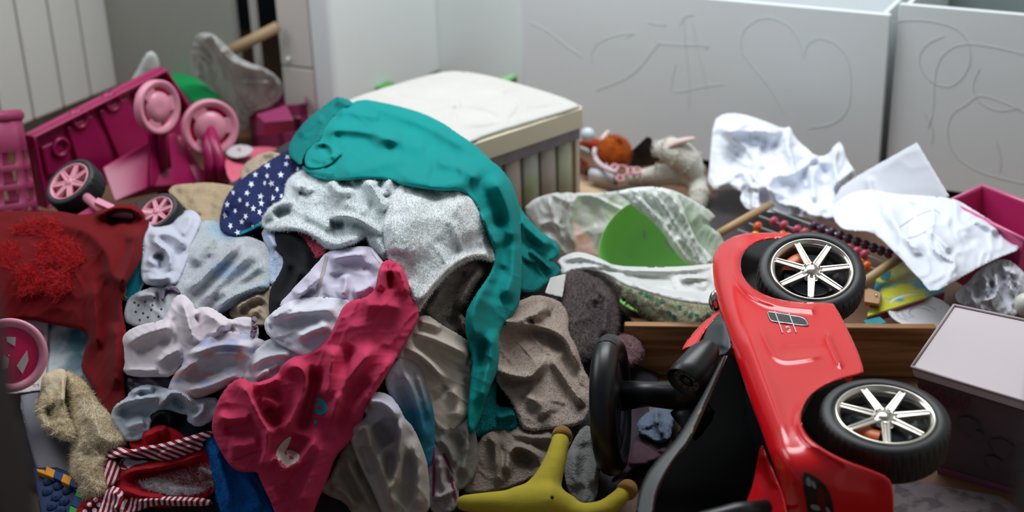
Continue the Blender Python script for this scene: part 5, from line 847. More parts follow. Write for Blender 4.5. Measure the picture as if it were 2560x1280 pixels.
# ---- padded storage box with quilted mattress top
C0 = at(1448, 268, .35); e1 = unit(at(1150, 180, .35)-C0)*.47; e2 = unit(at(1190, 352, .35)-C0)*.48
bx = empty('storage_box', list((C0+e1/2+e2/2)*[1, 1, 0]), 'cream framed storage box with a quilted white mattress top', 'storage box')
pad = relief('quilted_top', cloth('mattress_white', '#c4c2bd', bscale=250), FX([(1449, 262), (1400, 240), (1300, 210), (1220, 188), (1150, 177), (1100, 180), (1000, 207), (880, 245), (780, 290), (840, 420), (1000, 440), (1190, 350), (1310, 312), (1449, 271)]), parent=bx, ctrl=[(1449, 268, .352), (1150, 180, .352), (1190, 352, .352)], eh=14, er=30, puff=16, pr=120, noise=(1.2, .3, 200, 80), skirt=25, smooth=1,
    folds=[(-10, 6, CC([(1930, 650), (2020, 670), (2070, 720), (2040, 790), (1960, 860)])), (-10, 6, CC([(1640, 680), (1620, 760), (1590, 820), (1640, 850)])), (-10, 6, CC([(2090, 600), (2060, 640), (1930, 650)])), (-10, 6, CC([(1400, 800), (1560, 760), (1780, 760), (1960, 850)])), (-10, 6, CC([(1150, 650), (1300, 700), (1500, 720), (1640, 690)])), (-10, 6, CC([(1660, 890), (1800, 900), (1940, 860)])), (-10, 6, CC([(2070, 760), (2200, 760), (2380, 720)])), (-10, 6, CC([(1350, 560), (1500, 600), (1640, 590), (1900, 560)])), (-10, 6, CC([(1250, 740), (1330, 790), (1400, 800)]))])
ribbon(pad, 'piping', FX([(1447, 269), (1380, 293), (1310, 311), (1245, 334), (1192, 354)]), 6, cloth('piping_cream', '#e3ddcd'), 2)
CRM = mat('cream_wood', '#d9cfb8', .5, .05, 6); 
def bpt(s_, t_, z_): return np.array([*(C0+e1*s_+e2*t_)[:2], z_])
for s0, t0, s1, t1 in ((0, 0, 0, 1), (0, 1, 1, 1), (1, 1, 1, 0), (1, 0, 0, 0)):
    a2 = bpt(s0, t0, .295); d_ = bpt(s1, t1, .295)-a2; n_ = unit(np.cross(UP, d_)); b = MB(); b.box(a2, d_, n_*.014, UP*.055); b.build('top_rail', CRM, bx, False, bevel=.003)
for s_, t_ in ((0, 0), (0, 1), (1, 1), (1, 0)):
    p_ = bpt(s_, t_, 0); q_ = bpt(.5, .5, 0)-p_; q_ = unit(q_); b = MB(); b.box(p_, unit(e1)*(.014 if s_ == 0 else -.014), unit(e2)*(.014 if t_ == 0 else -.014), UP*.30); b.build('corner_post', CRM, bx, False)
cols_ = ['#b6b9a0', '#a9a096', '#a7a8a3', '#a89f97', '#9d9c98', '#a39c90', '#a8a39c']
for i in range(7):
    t0 = .03+i*.135; t1 = t0+.125; pts_ = []
    k = MB(); nseg = 8; vv = []; ff = []
    for j in range(nseg+1):
        t_ = t0+(t1-t0)*j/nseg; off = .010*math.sin(math.pi*j/nseg)
        for z_ in (.0, .15, .295): vv.append(bpt(0, t_, z_)+unit(e1)*(.012-off))
    for j in range(nseg):
        for m_ in range(2): ff.append([j*3+m_, (j+1)*3+m_, (j+1)*3+m_+1, j*3+m_+1])
    k.add(vv, ff); k.build('curtain_panel', mat('curtain_%d' % i, cols_[i], .4, .25, 9, col2='#b89a8c' if i % 2 else '#9aa77c', c2scale=9, c2pos=(.5, .65)), bx, solid=.002)
b = MB(); b.box(bpt(0, 0, .262)-unit(e1)*.002, e2, unit(e1)*.006, UP*.034); b.build('mauve_strip', mat('strip_mauve', '#8e8891', .8, .3, 30), bx, False)  # mauve-grey strip just under the top rail
for s0, t0, s1, t1, nm in ((1, 0, 1, 1, 'back_panel'), (0, 0, 1, 0, 'side_panel'), (0, 1, 1, 1, 'side_panel')):
    a2 = bpt(s0, t0, .005); d_ = bpt(s1, t1, .005)-a2; n_ = unit(np.cross(UP, d_)); b = MB(); b.box(a2, d_, n_*.006, UP*.29); b.build(nm, CRM, bx, False)

# ================================================================ LOWER LEFT
o = relief('toy_carton', mat('carton_icy', '#b5c0c8', .4, .1, 8, col2='#0f5d74', c2scale=9, c2pos=(.38, .5)), FX([(118, 790), (180, 800), (260, 835), (300, 900), (300, 985), (200, 1000), (112, 990), (100, 900)]), z=-14, grow=0, eh=3, er=3, noise=None, smooth=0, skirt=60); thing(o, 'carton with icy teal and white artwork below the red garment', 'carton')
o = relief('picture_card', mat('card_pale', '#b9aeb0', .5, .06), FX([(-20, 785), (122, 792), (114, 975), (40, 985), (-20, 985)]), z=-6, grow=0, eh=2, er=2, noise=None, smooth=0, skirt=8); thing(o, 'pale printed card standing behind the pink toy wheel', 'card')
for s_ in ([(255, 80), (275, 75), (290, 90), (280, 105), (262, 100)], [(255, 130), (280, 125), (290, 145), (270, 160)], [(220, 430), (235, 430), (235, 445), (222, 445)], [(245, 430), (258, 425), (258, 445)]): ribbon(o, 'printed_sign', B(s_+s_[:1]), 1.6, mat('ink_dark', '#54484c', .6), 1.0, n=0)
pwr = empty('pink_toy_wheel', list(at(22, 980, 0)), 'pink toy wheel with a hot pink centre at the left edge', 'toy wheel')
c = at(22, 888, .22); n = unit((.25, -.85, .46)); r = 93*pxm(c); a2, b2 = basis(n, (0, 0, 1))
b = MB(); b.lathe([(.76*r, -.3*r), (.98*r, -.3*r), (1.0*r, -.25*r), (1.0*r, -.03*r), (.96*r, .03*r), (.88*r, .03*r), (.80*r, -.02*r), (.76*r, -.1*r)], c, n, 60); b.build('rim', LPINK, pwr)
b = MB(); b.lathe([(.78*r, -.12*r), (.4*r, -.06*r), (.001, -.05*r)], c, n, 48); hd = b.build('centre_disc', HOTP, pwr)
for q_ in ([(110, 305), (180, 200), (190, 270), (150, 360)], [(40, 110), (105, 115), (100, 175), (45, 145)], [(20, 230), (60, 260), (50, 320), (10, 330)]):
    b = MB(); b.prism([on_plane(*x, c-n*.05*r+n*.012*r*3, n) for x in B(q_)], -n*.004); b.build('pale_window', mat('window_pale', '#c2b3b4', .5), hd, False)
o = relief('grey_bin_side', plastic('lilac_grey_plastic', '#55525f', rough=.45), M([(150, 240), (260, 190), (360, 165), (380, 330), (440, 560), (680, 680), (680, 980), (560, 1000), (330, 930), (280, 760)]), z=-12, grow=0, eh=4, er=6, noise=(1.5, .3, 200, 90), skirt=60); thing(o, 'smooth lilac-grey plastic bin side behind the cream plush', 'bin')
CRP = terry('cream_plush', '#c9b99c', bscale=110, bdist=.004, col2='#a58a63', c2scale=11, c2pos=(.5, .75))
o = relief('cream_plush', CRP, M([(585, 25), (640, 60), (740, 120), (805, 200), (885, 330), (965, 390), (1005, 480), (1095, 600), (1115, 650), (1070, 700), (985, 720), (945, 790), (915, 870), (925, 960), (955, 1060), (905, 1130), (780, 1180), (720, 1120), (700, 1010), (645, 960), (635, 800), (655, 660), (655, 500), (640, 380), (630, 260), (595, 150)]), z=8, eh=8, er=8, puff=30, pr=38, noise=(4, 1.2, 60, 26), skirt=45, fine=1.5, folds=[(-10, 9, M([(640, 420), (660, 560), (650, 700)])), (6, 16, M([(760, 330), (860, 500), (900, 700)])), (-7, 12, M([(700, 760), (800, 760), (930, 740)])), (-7, 10, M([(780, 380), (840, 400), (850, 440)]))]); thing(o, 'worn cream plush animal with a folded ear in the lower left', 'plush toy')
FURC = mat('cream_fibre', '#cfc0a4', .8, .2, 40, sheen=.3)
fur(o, 'plush_fibres', FURC, 6.5, 11000, .4, seed=81, comb=(.1, -.2, -.4), curl=.45)
er_ = relief('ear', CRP, M([(385, 55), (480, 12), (560, 2), (605, 45), (582, 150), (575, 310), (585, 420), (645, 480), (670, 560), (655, 650), (560, 650), (430, 585), (358, 505), (326, 405), (332, 300), (358, 200), (368, 110)]), z=36, parent=o, eh=8, er=8, puff=16, pr=24, noise=(3, 1.2, 60, 26), fine=1.2, folds=[(-26, 17, M([(400, 340), (440, 420), (470, 500)])), (9, 8, M([(560, 60), (560, 200), (560, 330)])), (10, 10, M([(350, 330), (360, 440), (440, 560)])), (-9, 9, M([(600, 470), (640, 550)]))])
fur(er_, 'plush_fibres', FURC, 6, 6000, .4, seed=82, comb=(0, -.2, -.4), curl=.45, region=M([(330, 260), (560, 290), (670, 560), (650, 650), (430, 585), (326, 405)]))
# brick toy
bt = relief('brick_board', plastic('brick_blue', '#08264f', rough=.6, spec=.2), M([(300, 900), (500, 900), (720, 985), (770, 1060), (690, 1340), (380, 1340), (330, 1010)]), z=6, eh=3, er=4, noise=None, smooth=0, skirt=50); thing(bt, 'blue toy brick board with orange and green bricks in the bottom left corner', 'toy bricks')
def brick(pts, hexn, m, lift=18):
    p_ = [surf_pt(bt, x, y, lift) for x, y in pts]; b = MB(); b.prism(p_, np.array([0, .004, -.020])); b.build('brick', m, bt, False, bevel=.002)
OB = plastic('brick_orange', '#d88a1e', rough=.6, spec=.2); GB_ = plastic('brick_green', '#2f9a36', rough=.6, spec=.2); BB = plastic('brick_dark_blue', '#0d3468', rough=.6, spec=.2)
for p_, m_ in (([(320, 890), (400, 905), (395, 945), (330, 920)], OB), ([(412, 868), (492, 905), (470, 975), (392, 945)], OB), ([(492, 905), (562, 935), (540, 1005), (470, 975)], BB), ([(562, 933), (642, 970), (615, 1042), (538, 1006)], OB), ([(642, 970), (712, 1000), (690, 1075), (615, 1042)], BB), ([(700, 1028), (768, 1060), (747, 1108), (683, 1080)], OB), ([(685, 1080), (762, 1110), (740, 1172), (662, 1132)], GB_), ([(662, 1132), (740, 1172), (700, 1252), (622, 1218)], BB), ([(622, 1218), (702, 1252), (688, 1330), (600, 1330)], GB_)): brick(M(p_), None, m_)
for x, y in ((430, 1010), (520, 1050), (600, 1090), (420, 1100), (500, 1150), (570, 1190), (460, 1230), (540, 1270)):
    p_ = surf_pt(bt, *M([(x, y)])[0], 2); b = MB(); b.lathe([(.010, -.004), (.010, .002), (.009, .0028), (.001, .003)], p_, (0, -.45, .9), 16); b.build('stud', MATS['brick_blue'], bt)

# ================================================================ LOWER MIDDLE: yellow plush toy
YEL = cloth('yellow_velour', '#b0a036', bscale=350, sheen=.1); TIP = cloth('tan_velour', '#8f6833', sheen=.3)
def hp(x, y, dz): q_ = E([(x, y)])[0]; return at(q_[0], q_[1], float(HEAP(np.array([q_[0]]), np.array([q_[1]]))[0])+dz)
yr = empty('yellow_plush', list(hp(1400, 1230, 0)*[1, 1, 0]), 'yellow star-shaped plush toy with tan tips at the bottom centre', 'plush toy')
b = MB(); mm = pxm(hp(1400, 1230, .05))/2.461
b.tube([hp(1180, 1290, .04), hp(1330, 1240, .06), hp(1480, 1220, .07), hp(1640, 1290, .05)], np.array([95, 125, 130, 105])*mm, 18)
b.tube([hp(940, 1225, .05), hp(1060, 1225, .055), hp(1200, 1230, .06), hp(1330, 1240, .06)], np.array([48, 62, 82, 100])*mm, 16)
b.tube([hp(1420, 1200, .06), hp(1500, 1090, .07), hp(1545, 970, .075), hp(1575, 860, .075), hp(1580, 815, .07)], np.array([110, 92, 72, 64, 60])*mm, 16)
b.tube([hp(1560, 1270, .06), hp(1720, 1300, .06), hp(1850, 1265, .065), hp(1940, 1195, .07), hp(1985, 1140, .07)], np.array([100, 74, 64, 58, 54])*mm, 16)
b.build('body', YEL, yr, remesh=.007)
for cc_, dr_ in (((1582, 838), (1590, 790)), ((1972, 1168), (2000, 1125))):
    b = MB(); c_ = hp(*cc_, .074); e_ = hp(*dr_, .074); b.tube([c_, c_*.5+e_*.5, e_, e_+(e_-c_)*.3, e_+(e_-c_)*.42], np.array([66, 66, 62, 42, 12])*mm, 18); b.build('tip', TIP, yr, sub=1)
b = MB(); b.ball(hp(1520, 1168, .07)-FW*.040, .004); b.build('eye', HOLE, yr)

# ================================================================ MIDDLE RIGHT: bag with green bowl, grey plush
P0 = at(1645, 640, .135); bn = unit((-.12, -.86, .50)); rb = 150*pxm(P0)
GRB = plastic('bowl_green', '#a4f084', rough=.4, trans=0)
b = MB(); b.lathe([(.001, -.085), (rb*.55, -.083), (rb*.80, -.065), (rb*.92, -.03), (rb*.975, 0), (rb*1.0, .003), (rb*1.005, -.004), (rb*.96, -.035), (rb*.83, -.072), (rb*.56, -.090), (.001, -.092)], P0, bn, 64); o = b.build('green_bowl', GRB); thing(o, 'bright green plastic bowl inside the white carrier bag', 'bowl')
def bowl_plane(off):
    def f_(px, py): v = rays(px, py); t = ((P0+bn*off-CAM)@bn)/(v@bn); return (CAM+v*t[:, None])[:, 2]
    return f_
BAGM = bag_mat('bag_film', '#e6eae7', .78); BAGW = bag_mat('bag_film_dense', '#f0f2f1', .97)
bagr = empty('carrier_bag', list(at(1580, 760, 0)), 'crumpled white carrier bag wrapped round the green bowl', 'plastic bag')
relief('bag_back', BAGM, G([(20, 300), (90, 230), (200, 190), (290, 175), (400, 180), (620, 180), (800, 150), (1000, 135), (1150, 170), (1300, 260), (1430, 345), (1380, 390), (1330, 400), (1480, 500), (1460, 640), (1200, 700), (600, 660), (400, 620), (280, 660), (140, 480)]), parent=bagr, base=bowl_plane(-.10), eh=4, er=6, skirt=6, noise=(10, .5, 120, 40), folds=[(14, 8, G([(215, 190), (220, 280), (260, 400), (330, 560)])), (14, 7, G([(325, 180), (310, 300), (290, 420)])), (12, 8, G([(380, 200), (380, 330), (340, 450), (400, 580)])), (-8, 14, G([(450, 220), (550, 320), (560, 440)])), (10, 8, G([(140, 430), (220, 380), (330, 450)])), (9, 10, G([(1150, 180), (1250, 320), (1400, 360)]))])
relief('bag_front', BAGW, G([(260, 670), (370, 615), (440, 610), (520, 630), (600, 665), (690, 712), (950, 720), (1200, 716), (1420, 690), (1560, 690), (1560, 1000), (1390, 1000), (1240, 985), (1060, 950), (900, 900), (740, 850), (680, 800), (600, 760), (450, 730), (330, 780), (280, 770), (310, 730)]), parent=bagr, ctrl=[(1400, 655, .20), (1780, 665, .20), (1600, 770, .165)], eh=6, er=8, skirt=8, noise=(5, .15, 160, 30), folds=[(8, 8, G([(300, 690), (420, 640), (560, 680), (720, 730)])), (-6, 9, G([(560, 700), (760, 780), (1000, 810), (1160, 840)])), (9, 7, G([(1160, 835), (1190, 800), (1400, 800)])), (7, 10, G([(700, 740), (950, 750), (1250, 745), (1400, 720)])), (-6, 12, G([(900, 860), (1150, 900), (1390, 920)]))])
relief('bag_flap', BAGW, G([(690, 178), (820, 140), (1000, 133), (1130, 168), (1180, 260), (1220, 380), (1260, 470), (1310, 560), (1400, 640), (1420, 725), (1225, 718), (1110, 595), (1050, 485), (955, 380), (825, 285), (770, 225)]), parent=bagr, base=bowl_plane(.022), eh=5, er=7, skirt=6, noise=(9, 1.0, 70, 14), folds=[(9, 6, G([(800, 180), (950, 300), (1060, 430), (1150, 580), (1230, 690)])), (9, 6, G([(950, 160), (1060, 290), (1150, 430), (1230, 560)])), (-7, 6, G([(880, 200), (1010, 330), (1110, 500)])), (8, 6, G([(1080, 170), (1150, 280), (1200, 400)]))])
relief('bag_side', bag_mat('bag_film_side', '#dfe6dd', .8), G([(1120, 160), (1300, 255), (1435, 345), (1385, 395), (1345, 400), (1490, 500), (1500, 720), (1400, 715), (1300, 560), (1215, 380), (1170, 260)]), parent=bagr, base=bowl_plane(.014), eh=4, er=5, skirt=5, noise=(6, 1.0, 80, 24))
b = MB(); b.hexa([at(1428, 545, .09), at(1470, 585, .09), at(1498, 640, .06), at(1440, 640, .06)], [at(1428, 570, .01), at(1470, 610, .01), at(1498, 660, .01), at(1440, 660, .01)]); o = b.build('orange_toy', plastic('toy_orange', '#e2571f'), None, False, bevel=.006); thing(o, 'orange toy showing through the carrier bag', 'toy')
o = relief('fluffy_cushion', terry('fluffy_cream', '#a9a68f', bscale=80, bdist=.006, col2='#6fae86', c2scale=30, c2pos=(.55, .7)), G([(690, 800), (800, 850), (960, 890), (1240, 975), (1420, 985), (1430, 1040), (1370, 1090), (1280, 1145), (1150, 1175), (1000, 1155), (900, 1080), (820, 1010), (740, 960), (700, 880)]), base=lambda x, y: HEAP(x, y)-.01, eh=8, er=10, puff=22, pr=30, noise=(9, .5, 40, 24), skirt=60); thing(o, 'fluffy cream cushion with green specks under the carrier bag', 'cushion')
fur(o, 'fluff', mat('fluff_fibre', '#b5b19a', .8, .3, 60), 8, 9000, .4, seed=91, curl=.6)
for i in range(16):
    x = 1560+i*14; y = 728+i*4.2+random.uniform(-14, 26); decal(o, 'green_speck', [(x+random.uniform(5, 9)*math.cos(a), y+random.uniform(3, 6)*math.sin(a)) for a in np.linspace(0, 6.28, 8)[:-1]], cloth('speck_green', '#1f6a58'), 9, n=1)
GPL = terry('grey_plush', '#5b5152', bscale=90, bdist=.004)
o = relief('grey_plush', GPL, G([(320, 850), (335, 790), (370, 755), (450, 735), (540, 742), (630, 780), (695, 845), (712, 930), (706, 1050), (700, 1200), (660, 1330), (560, 1300), (480, 1400), (380, 1380), (330, 1200), (300, 1000)]), z=-4, eh=8, er=8, puff=24, pr=40, noise=(4, 1.3, 80, 30), skirt=60, folds=[(16, 9, G([(560, 930), (600, 900), (630, 960), (620, 1100), (600, 1250)])), (-14, 9, G([(540, 950), (545, 1100), (540, 1250)]))]); thing(o, 'grey-brown long-haired plush beneath the carrier bag', 'plush toy')
fur(o, 'plush_fibres', mat('grey_fibre', '#6e6162', .8, .3, 60), 6, 9000, .42, seed=92, comb=(0, -.2, -.3), curl=.45)
o = relief('dusky_plush', terry('dusky_pink_plush', '#7d5f62', bscale=110), J([(345, 210), (420, 190), (480, 220), (505, 280), (485, 345), (420, 380), (350, 360), (330, 290)]), z=2, eh=8, er=8, puff=20, pr=22, noise=(2, .5, 40, 20), skirt=40); thing(o, 'dusky pink fluffy ball beside the steering wheel', 'plush toy')
fur(o, 'plush_fibres', mat('dusky_fibre', '#8a6a6c', .8, .3, 60), 5, 2500, .4, seed=93)
o = relief('paper_tag', mat('tag_white', '#c9c8c4', .6, .03), G([(193, 905), (232, 808), (322, 775), (298, 933)]), z=34, eh=1, er=2, noise=None, smooth=0, skirt=1.5); thing(o, 'small white paper tag below the sweatshirt cuff', 'tag')
o = relief('blue_grey_towel', terry('blue_grey_terry', '#5f6a7c', bscale=150), J([(470, 720), (560, 650), (640, 600), (720, 590), (760, 640), (690, 760), (680, 840), (600, 860), (540, 820), (480, 800)]), base=lambda x, y: HEAP(x, y)*0+.06, eh=10, er=10, noise=(5, .4, 60, 20), skirt=50, folds=[(14, 9, J([(600, 640), (590, 720), (640, 820)]))]); thing(o, 'blue-grey towel behind the windscreen frame of the toy car', 'towel')
o = relief('plum_cloth', cloth('plum_fleece', '#4b3640'), J([(460, 820), (540, 750), (640, 790), (700, 850), (660, 930), (560, 980), (470, 1000), (330, 1110), (310, 1080), (420, 980)]), base=lambda x, y: HEAP(x, y)*0+.04, eh=10, er=12, noise=(6, .4, 60, 24), skirt=40); thing(o, 'plum cloth on the floor beside the toy car', 'cloth')

# ---- pine board crossing behind the car
PINE = mat('pine', '#9d6f42', .45, .10, 6, bump=.1, bscale=80); nt = PINE.node_tree; tc = nd(nt, 'ShaderNodeTexCoord'); mp = nd(nt, 'ShaderNodeMapping'); mp.inputs['Scale'].default_value = (2.0, 2.0, 26.0); wv = nd(nt, 'ShaderNodeTexNoise', Scale=1.8, Detail=3.0, Distortion=.8); rp = nd(nt, 'ShaderNodeValToRGB')
rp.color_ramp.elements[0].color = lin('#8a5d34')+(1,); rp.color_ramp.elements[1].color = lin('#b5875a')+(1,); rp.color_ramp.elements[0].position = .4; rp.color_ramp.elements[1].position = .6
nt.links.new(tc.outputs['Object'], mp.inputs[0]); nt.links.new(mp.outputs[0], wv.inputs[0]); nt.links.new(wv.outputs[0], rp.inputs[0]); nt.links.new(rp.outputs[0], nt.nodes['Principled BSDF'].inputs['Base Color'])
p0 = at(1560, 938, 0); p1 = at(2330, 946, 0); pn_ = unit(np.cross(p1-p0, UP)); zt = on_plane(2240, 819, p0, pn_)[2]; bkw = -pn_ if pn_[1] < 0 else pn_
b = MB(); b.box(p0, p1-p0, bkw*.022, UP*zt); o = b.build('pine_board', PINE, None, False, bevel=.004); thing(o, 'long pine board standing on edge behind the toy car', 'board')

# ================================================================ RIGHT: papers, abacus, books, boxes
PAP = mat('paper_white', '#dfe3ee', .7, .02, 6, bump=.15, bscale=90)
o = relief('crumpled_paper', PAP, HH([(110, 110), (170, 62), (280, 58), (440, 108), (560, 160), (605, 138), (622, 200), (700, 275), (770, 335), (840, 330), (905, 238), (935, 250), (965, 360), (1040, 450), (960, 560), (1000, 700), (900, 760), (760, 740), (640, 715), (480, 690), (330, 685), (275, 605), (305, 560), (240, 540), (70, 545), (90, 350)]), ctrl=[(1790, 290, .25), (1960, 315, .23), (1790, 470, .11), (2000, 470, .14), (2130, 470, .16), (1900, 530, .12), (2090, 550, .13), (2095, 355, .24)], eh=2, er=3, skirt=3, smooth=1, noise=(26, .9, 90, 60), folds=[(30, 14, HH([(600, 150), (580, 260), (620, 380), (640, 520)])), (-24, 16, HH([(480, 200), (450, 330), (480, 480)])), (26, 14, HH([(130, 170), (270, 180), (430, 170), (560, 200)])), (-20, 16, HH([(250, 230), (260, 380), (240, 520)])), (24, 13, HH([(760, 380), (740, 500), (760, 640)])), (24, 12, HH([(900, 260), (880, 420), (950, 540)])), (-26, 14, HH([(830, 380), (820, 520), (850, 660)])), (20, 14, HH([(330, 420), (420, 520), (560, 600)])), (-18, 14, HH([(680, 320), (690, 450), (690, 600)]))])
thing(o, 'badly crumpled white paper leaning on the wide drawer', 'paper')
o = relief('flat_paper', mat('paper_shade', '#d4d6e0', .7, .02, 6), HH([(1415, 244), (1622, 590), (1560, 640), (1300, 680), (1100, 700), (900, 740), (860, 640), (930, 530), (1040, 455)]), ctrl=[(2292, 355, .33), (2372, 490, .24), (2090, 500, .17), (2150, 440, .22)], eh=1, er=2, skirt=2, smooth=0, noise=(3, .4, 200, 90), folds=[(12, 14, HH([(1100, 450), (1120, 560), (1200, 680)]))]); thing(o, 'smooth sheet of paper with one corner pointing up', 'paper')
o = relief('curled_paper', PAP, HH([(870, 640), (1000, 560), (1130, 545), (1255, 575), (1450, 585), (1622, 600), (1690, 622), (1790, 685), (1960, 790), (2050, 860), (2105, 922), (1900, 1000), (1700, 1110), (1506, 1222), (1440, 1130), (1370, 1060), (1290, 970), (1200, 880), (1120, 815), (1000, 812), (930, 800), (880, 740)]), ctrl=[(2090, 520, .18), (2240, 490, .22), (2380, 495, .24), (2560, 620, .21), (2330, 735, .19), (2180, 580, .20), (2300, 600, .235)], eh=2, er=4, skirt=3, smooth=1, noise=(9, .7, 110, 60), folds=[(14, 22, HH([(1260, 600), (1240, 720), (1330, 860), (1480, 960)])), (-12, 18, HH([(1400, 620), (1330, 720), (1400, 830)])), (10, 14, HH([(1480, 800), (1560, 860), (1640, 950)])), (12, 12, HH([(1700, 700), (1820, 760), (1950, 830)])), (-9, 16, HH([(1600, 760), (1720, 860), (1780, 920)])), (-10, 14, HH([(1150, 600), (1180, 740), (1260, 860)]))])
thing(o, 'large curled white paper lying over the abacus', 'paper')
for s_ in ([(1300, 790), (1400, 720), (1520, 670), (1560, 700)], [(1350, 860), (1440, 840), (1530, 770)]): ribbon(o, 'pencil_mark', HH(s_), 2.5, mat('pencil_pale', '#b9b2c2', .8), 1.0)
# abacus
ab = empty('abacus', list(at(2050, 640, 0)), 'wooden abacus with purple, pink and orange beads under the curled paper', 'abacus')
WOOD = mat('beech_wood', '#b08f68', .5, .15, 25); za = .15
def tb(p_, r_, name, m_, par=ab, seg=12): b = MB(); b.tube(p_, r_, seg); return b.build(name, m_, par)
tb(polyl(HH([(145, 830), (320, 730), (480, 642)]), za), 13*.0008, 'side_bar', WOOD); tb(polyl(HH([(1060, 1150), (1190, 1060), (1330, 970)]), za), 14*.0008, 'side_bar', WOOD)
rod_e = [((470, 672), (1310, 985)), ((405, 718), (1245, 1025)), ((340, 765), (1180, 1070)), ((268, 805), (1110, 1115))]
WIRE = mat('rod_steel', '#c7d0d6', .3, .02, metal=.7)
BEADS = {'p': plastic('bead_purple', '#4c2c4c', rough=.25), 'k': plastic('bead_pink', '#b84460', rough=.25), 'o': plastic('bead_orange', '#d8601f', rough=.25), 'y': plastic('bead_yellow', '#d8a52a', rough=.25), 'r': plastic('bead_red', '#9c1c30', rough=.25)}
br = 27/2.56*.00083
rows = [(0, [(775, 'p'), (828, 'p'), (888, 'p'), (942, 'p'), (995, 'p'), (1050, 'p'), (1100, 'p'), (1150, 'p'), (1195, 'p'), (1240, 'p')]), (1, [(505, 'k'), (575, 'k'), (660, 'k'), (712, 'k'), (770, 'r'), (840, 'k'), (893, 'k'), (945, 'k'), (993, 'k'), (1042, 'k'), (1090, 'k')]), (2, [(400, 'o'), (565, 'o'), (600, 'o'), (1060, 'o'), (1100, 'o')]), (3, [(385, 'y'), (430, 'y'), (990, 'y'), (1040, 'y')])]
bead_mesh = {}
for i, ((x0, y0), (x1, y1)) in enumerate(rod_e):
    A_ = at(*HH([(x0, y0)])[0], za); B_ = at(*HH([(x1, y1)])[0], za); tb([A_, B_], .0028, 'rod', WIRE, seg=8); axd = unit(B_-A_)
    for x, kcol in rows[i][1]:
        p_ = A_+(B_-A_)*((x-x0)/(x1-x0))
        if kcol not in bead_mesh:
            b = MB(); b.ball(org_of(ab), 40/2.56*.00083, 16, 8, axd, .78); o_ = b.build('bead', BEADS[kcol], ab); bead_mesh[kcol] = o_.data; o_.location = (p_-org_of(ab)).tolist()
        else:
            o_ = bpy.data.objects.new('bead', bead_mesh[kcol]); COL.objects.link(o_); o_.parent = ab; o_.location = (p_-org_of(ab)).tolist()
# dark clutter strip and book behind the abacus
o = relief('dark_magazine', mat('magazine_dark', '#3b3438', .5, .3, 20, col2='#8a4a58', c2scale=16, c2pos=(.6, .75)), HH([(60, 560), (240, 540), (300, 570), (330, 690), (480, 660), (700, 740), (500, 860), (150, 900), (60, 760)]), ctrl=[(1850, 560, .05)], eh=3, er=3, noise=None, smooth=0, skirt=40); thing(o, 'dark printed magazine on the floor under the abacus', 'magazine')
bk_ = empty('picture_book', list(at(2250, 760, 0)), 'picture book with a yellow and green cover and magenta edges', 'book')
q_ = [at(2168, 790, .115), at(2362, 728, .125), at(2370, 640, .125), at(2200, 660, .115)]
b = MB(); b.hexa(q_, [p-UP*.004 for p in q_]); b.build('cover', mat('book_cover', '#c3c23d', .35, .1, 12, col2='#3f8f9a', c2scale=13, c2pos=(.5, .6)), bk_, False)
b = MB(); b.hexa([p-UP*.004 for p in q_], [p-UP*.022 for p in q_]); b.build('pages', mat('magenta_edge', '#8d2450', .5), bk_, False)
for pts_, hx in (([(2215, 738), (2250, 720), (2290, 728), (2280, 745), (2235, 752)], '#9cba3a'), ([(2255, 690), (2285, 680), (2300, 700), (2270, 712)], '#5fae9a'), ([(2195, 690), (2240, 672), (2250, 690), (2210, 705)], '#2f7a86')):
    b = MB(); b.prism([on_plane(x, y, q_[0]+UP*.001, UP) for x, y in chaikin(pts_, 2)], UP*.001); b.build('cover_picture', mat('pic_'+hx[1:], hx, .4), bk_, False)
b = MB(); b.hexa([at(*x, .14) for x in K([(165, 150), (250, 185), (238, 240), (160, 228)])], [at(*x, .11) for x in K([(165, 170), (250, 205), (238, 262), (160, 250)])]); o = b.build('wooden_block', mat('block_tan', '#a9835f', .55, .15), None, False, bevel=.004); thing(o, 'tan wooden block with a metal staple beside the picture book', 'wooden block')
b = MB(); b.box(at(2190, 742, .142), np.array([.004, .002, 0]), np.array([0, .012, 0]), UP*.003); b.build('staple', mat('staple_steel', '#cfd3d6', .2, metal=.8), o)
c = at(2300, 790, .10); b = MB(); b.lathe([(.001, 0), (.05, 0), (.068, .010), (.074, .012), (.070, .014), (.05, .005), (.001, .004)], c, (0, -.12, 1), 48); o = b.build('white_plate', mat('plate_white', '#d3d2d8', .4, .05, 10)); thing(o, 'white plate with swirl lines lying below the picture book', 'plate')
for r_ in (.025, .04, .055):
    b = MB(); b.tube([c+np.array([r_*1.0*math.cos(w_), r_*math.sin(w_), .008+.06*(r_-.025)]) for w_ in np.linspace(.3, 3.9, 24)], .0006, 5); b.build('swirl_line', mat('swirl_grey', '#a6a2ae', .6), o)
b = MB(); b.hexa([at(2158, 800, .11), at(2200, 790, .11), at(2218, 806, .11), at(2170, 816, .11)], [at(2158, 815, .09), at(2200, 806, .09), at(2218, 822, .09), at(2170, 832, .09)]); o = b.build('teal_toy_piece', plastic('teal_toy', '#2f8f97'), None, False, bevel=.003); thing(o, 'small teal toy piece on top of the pine board', 'toy')
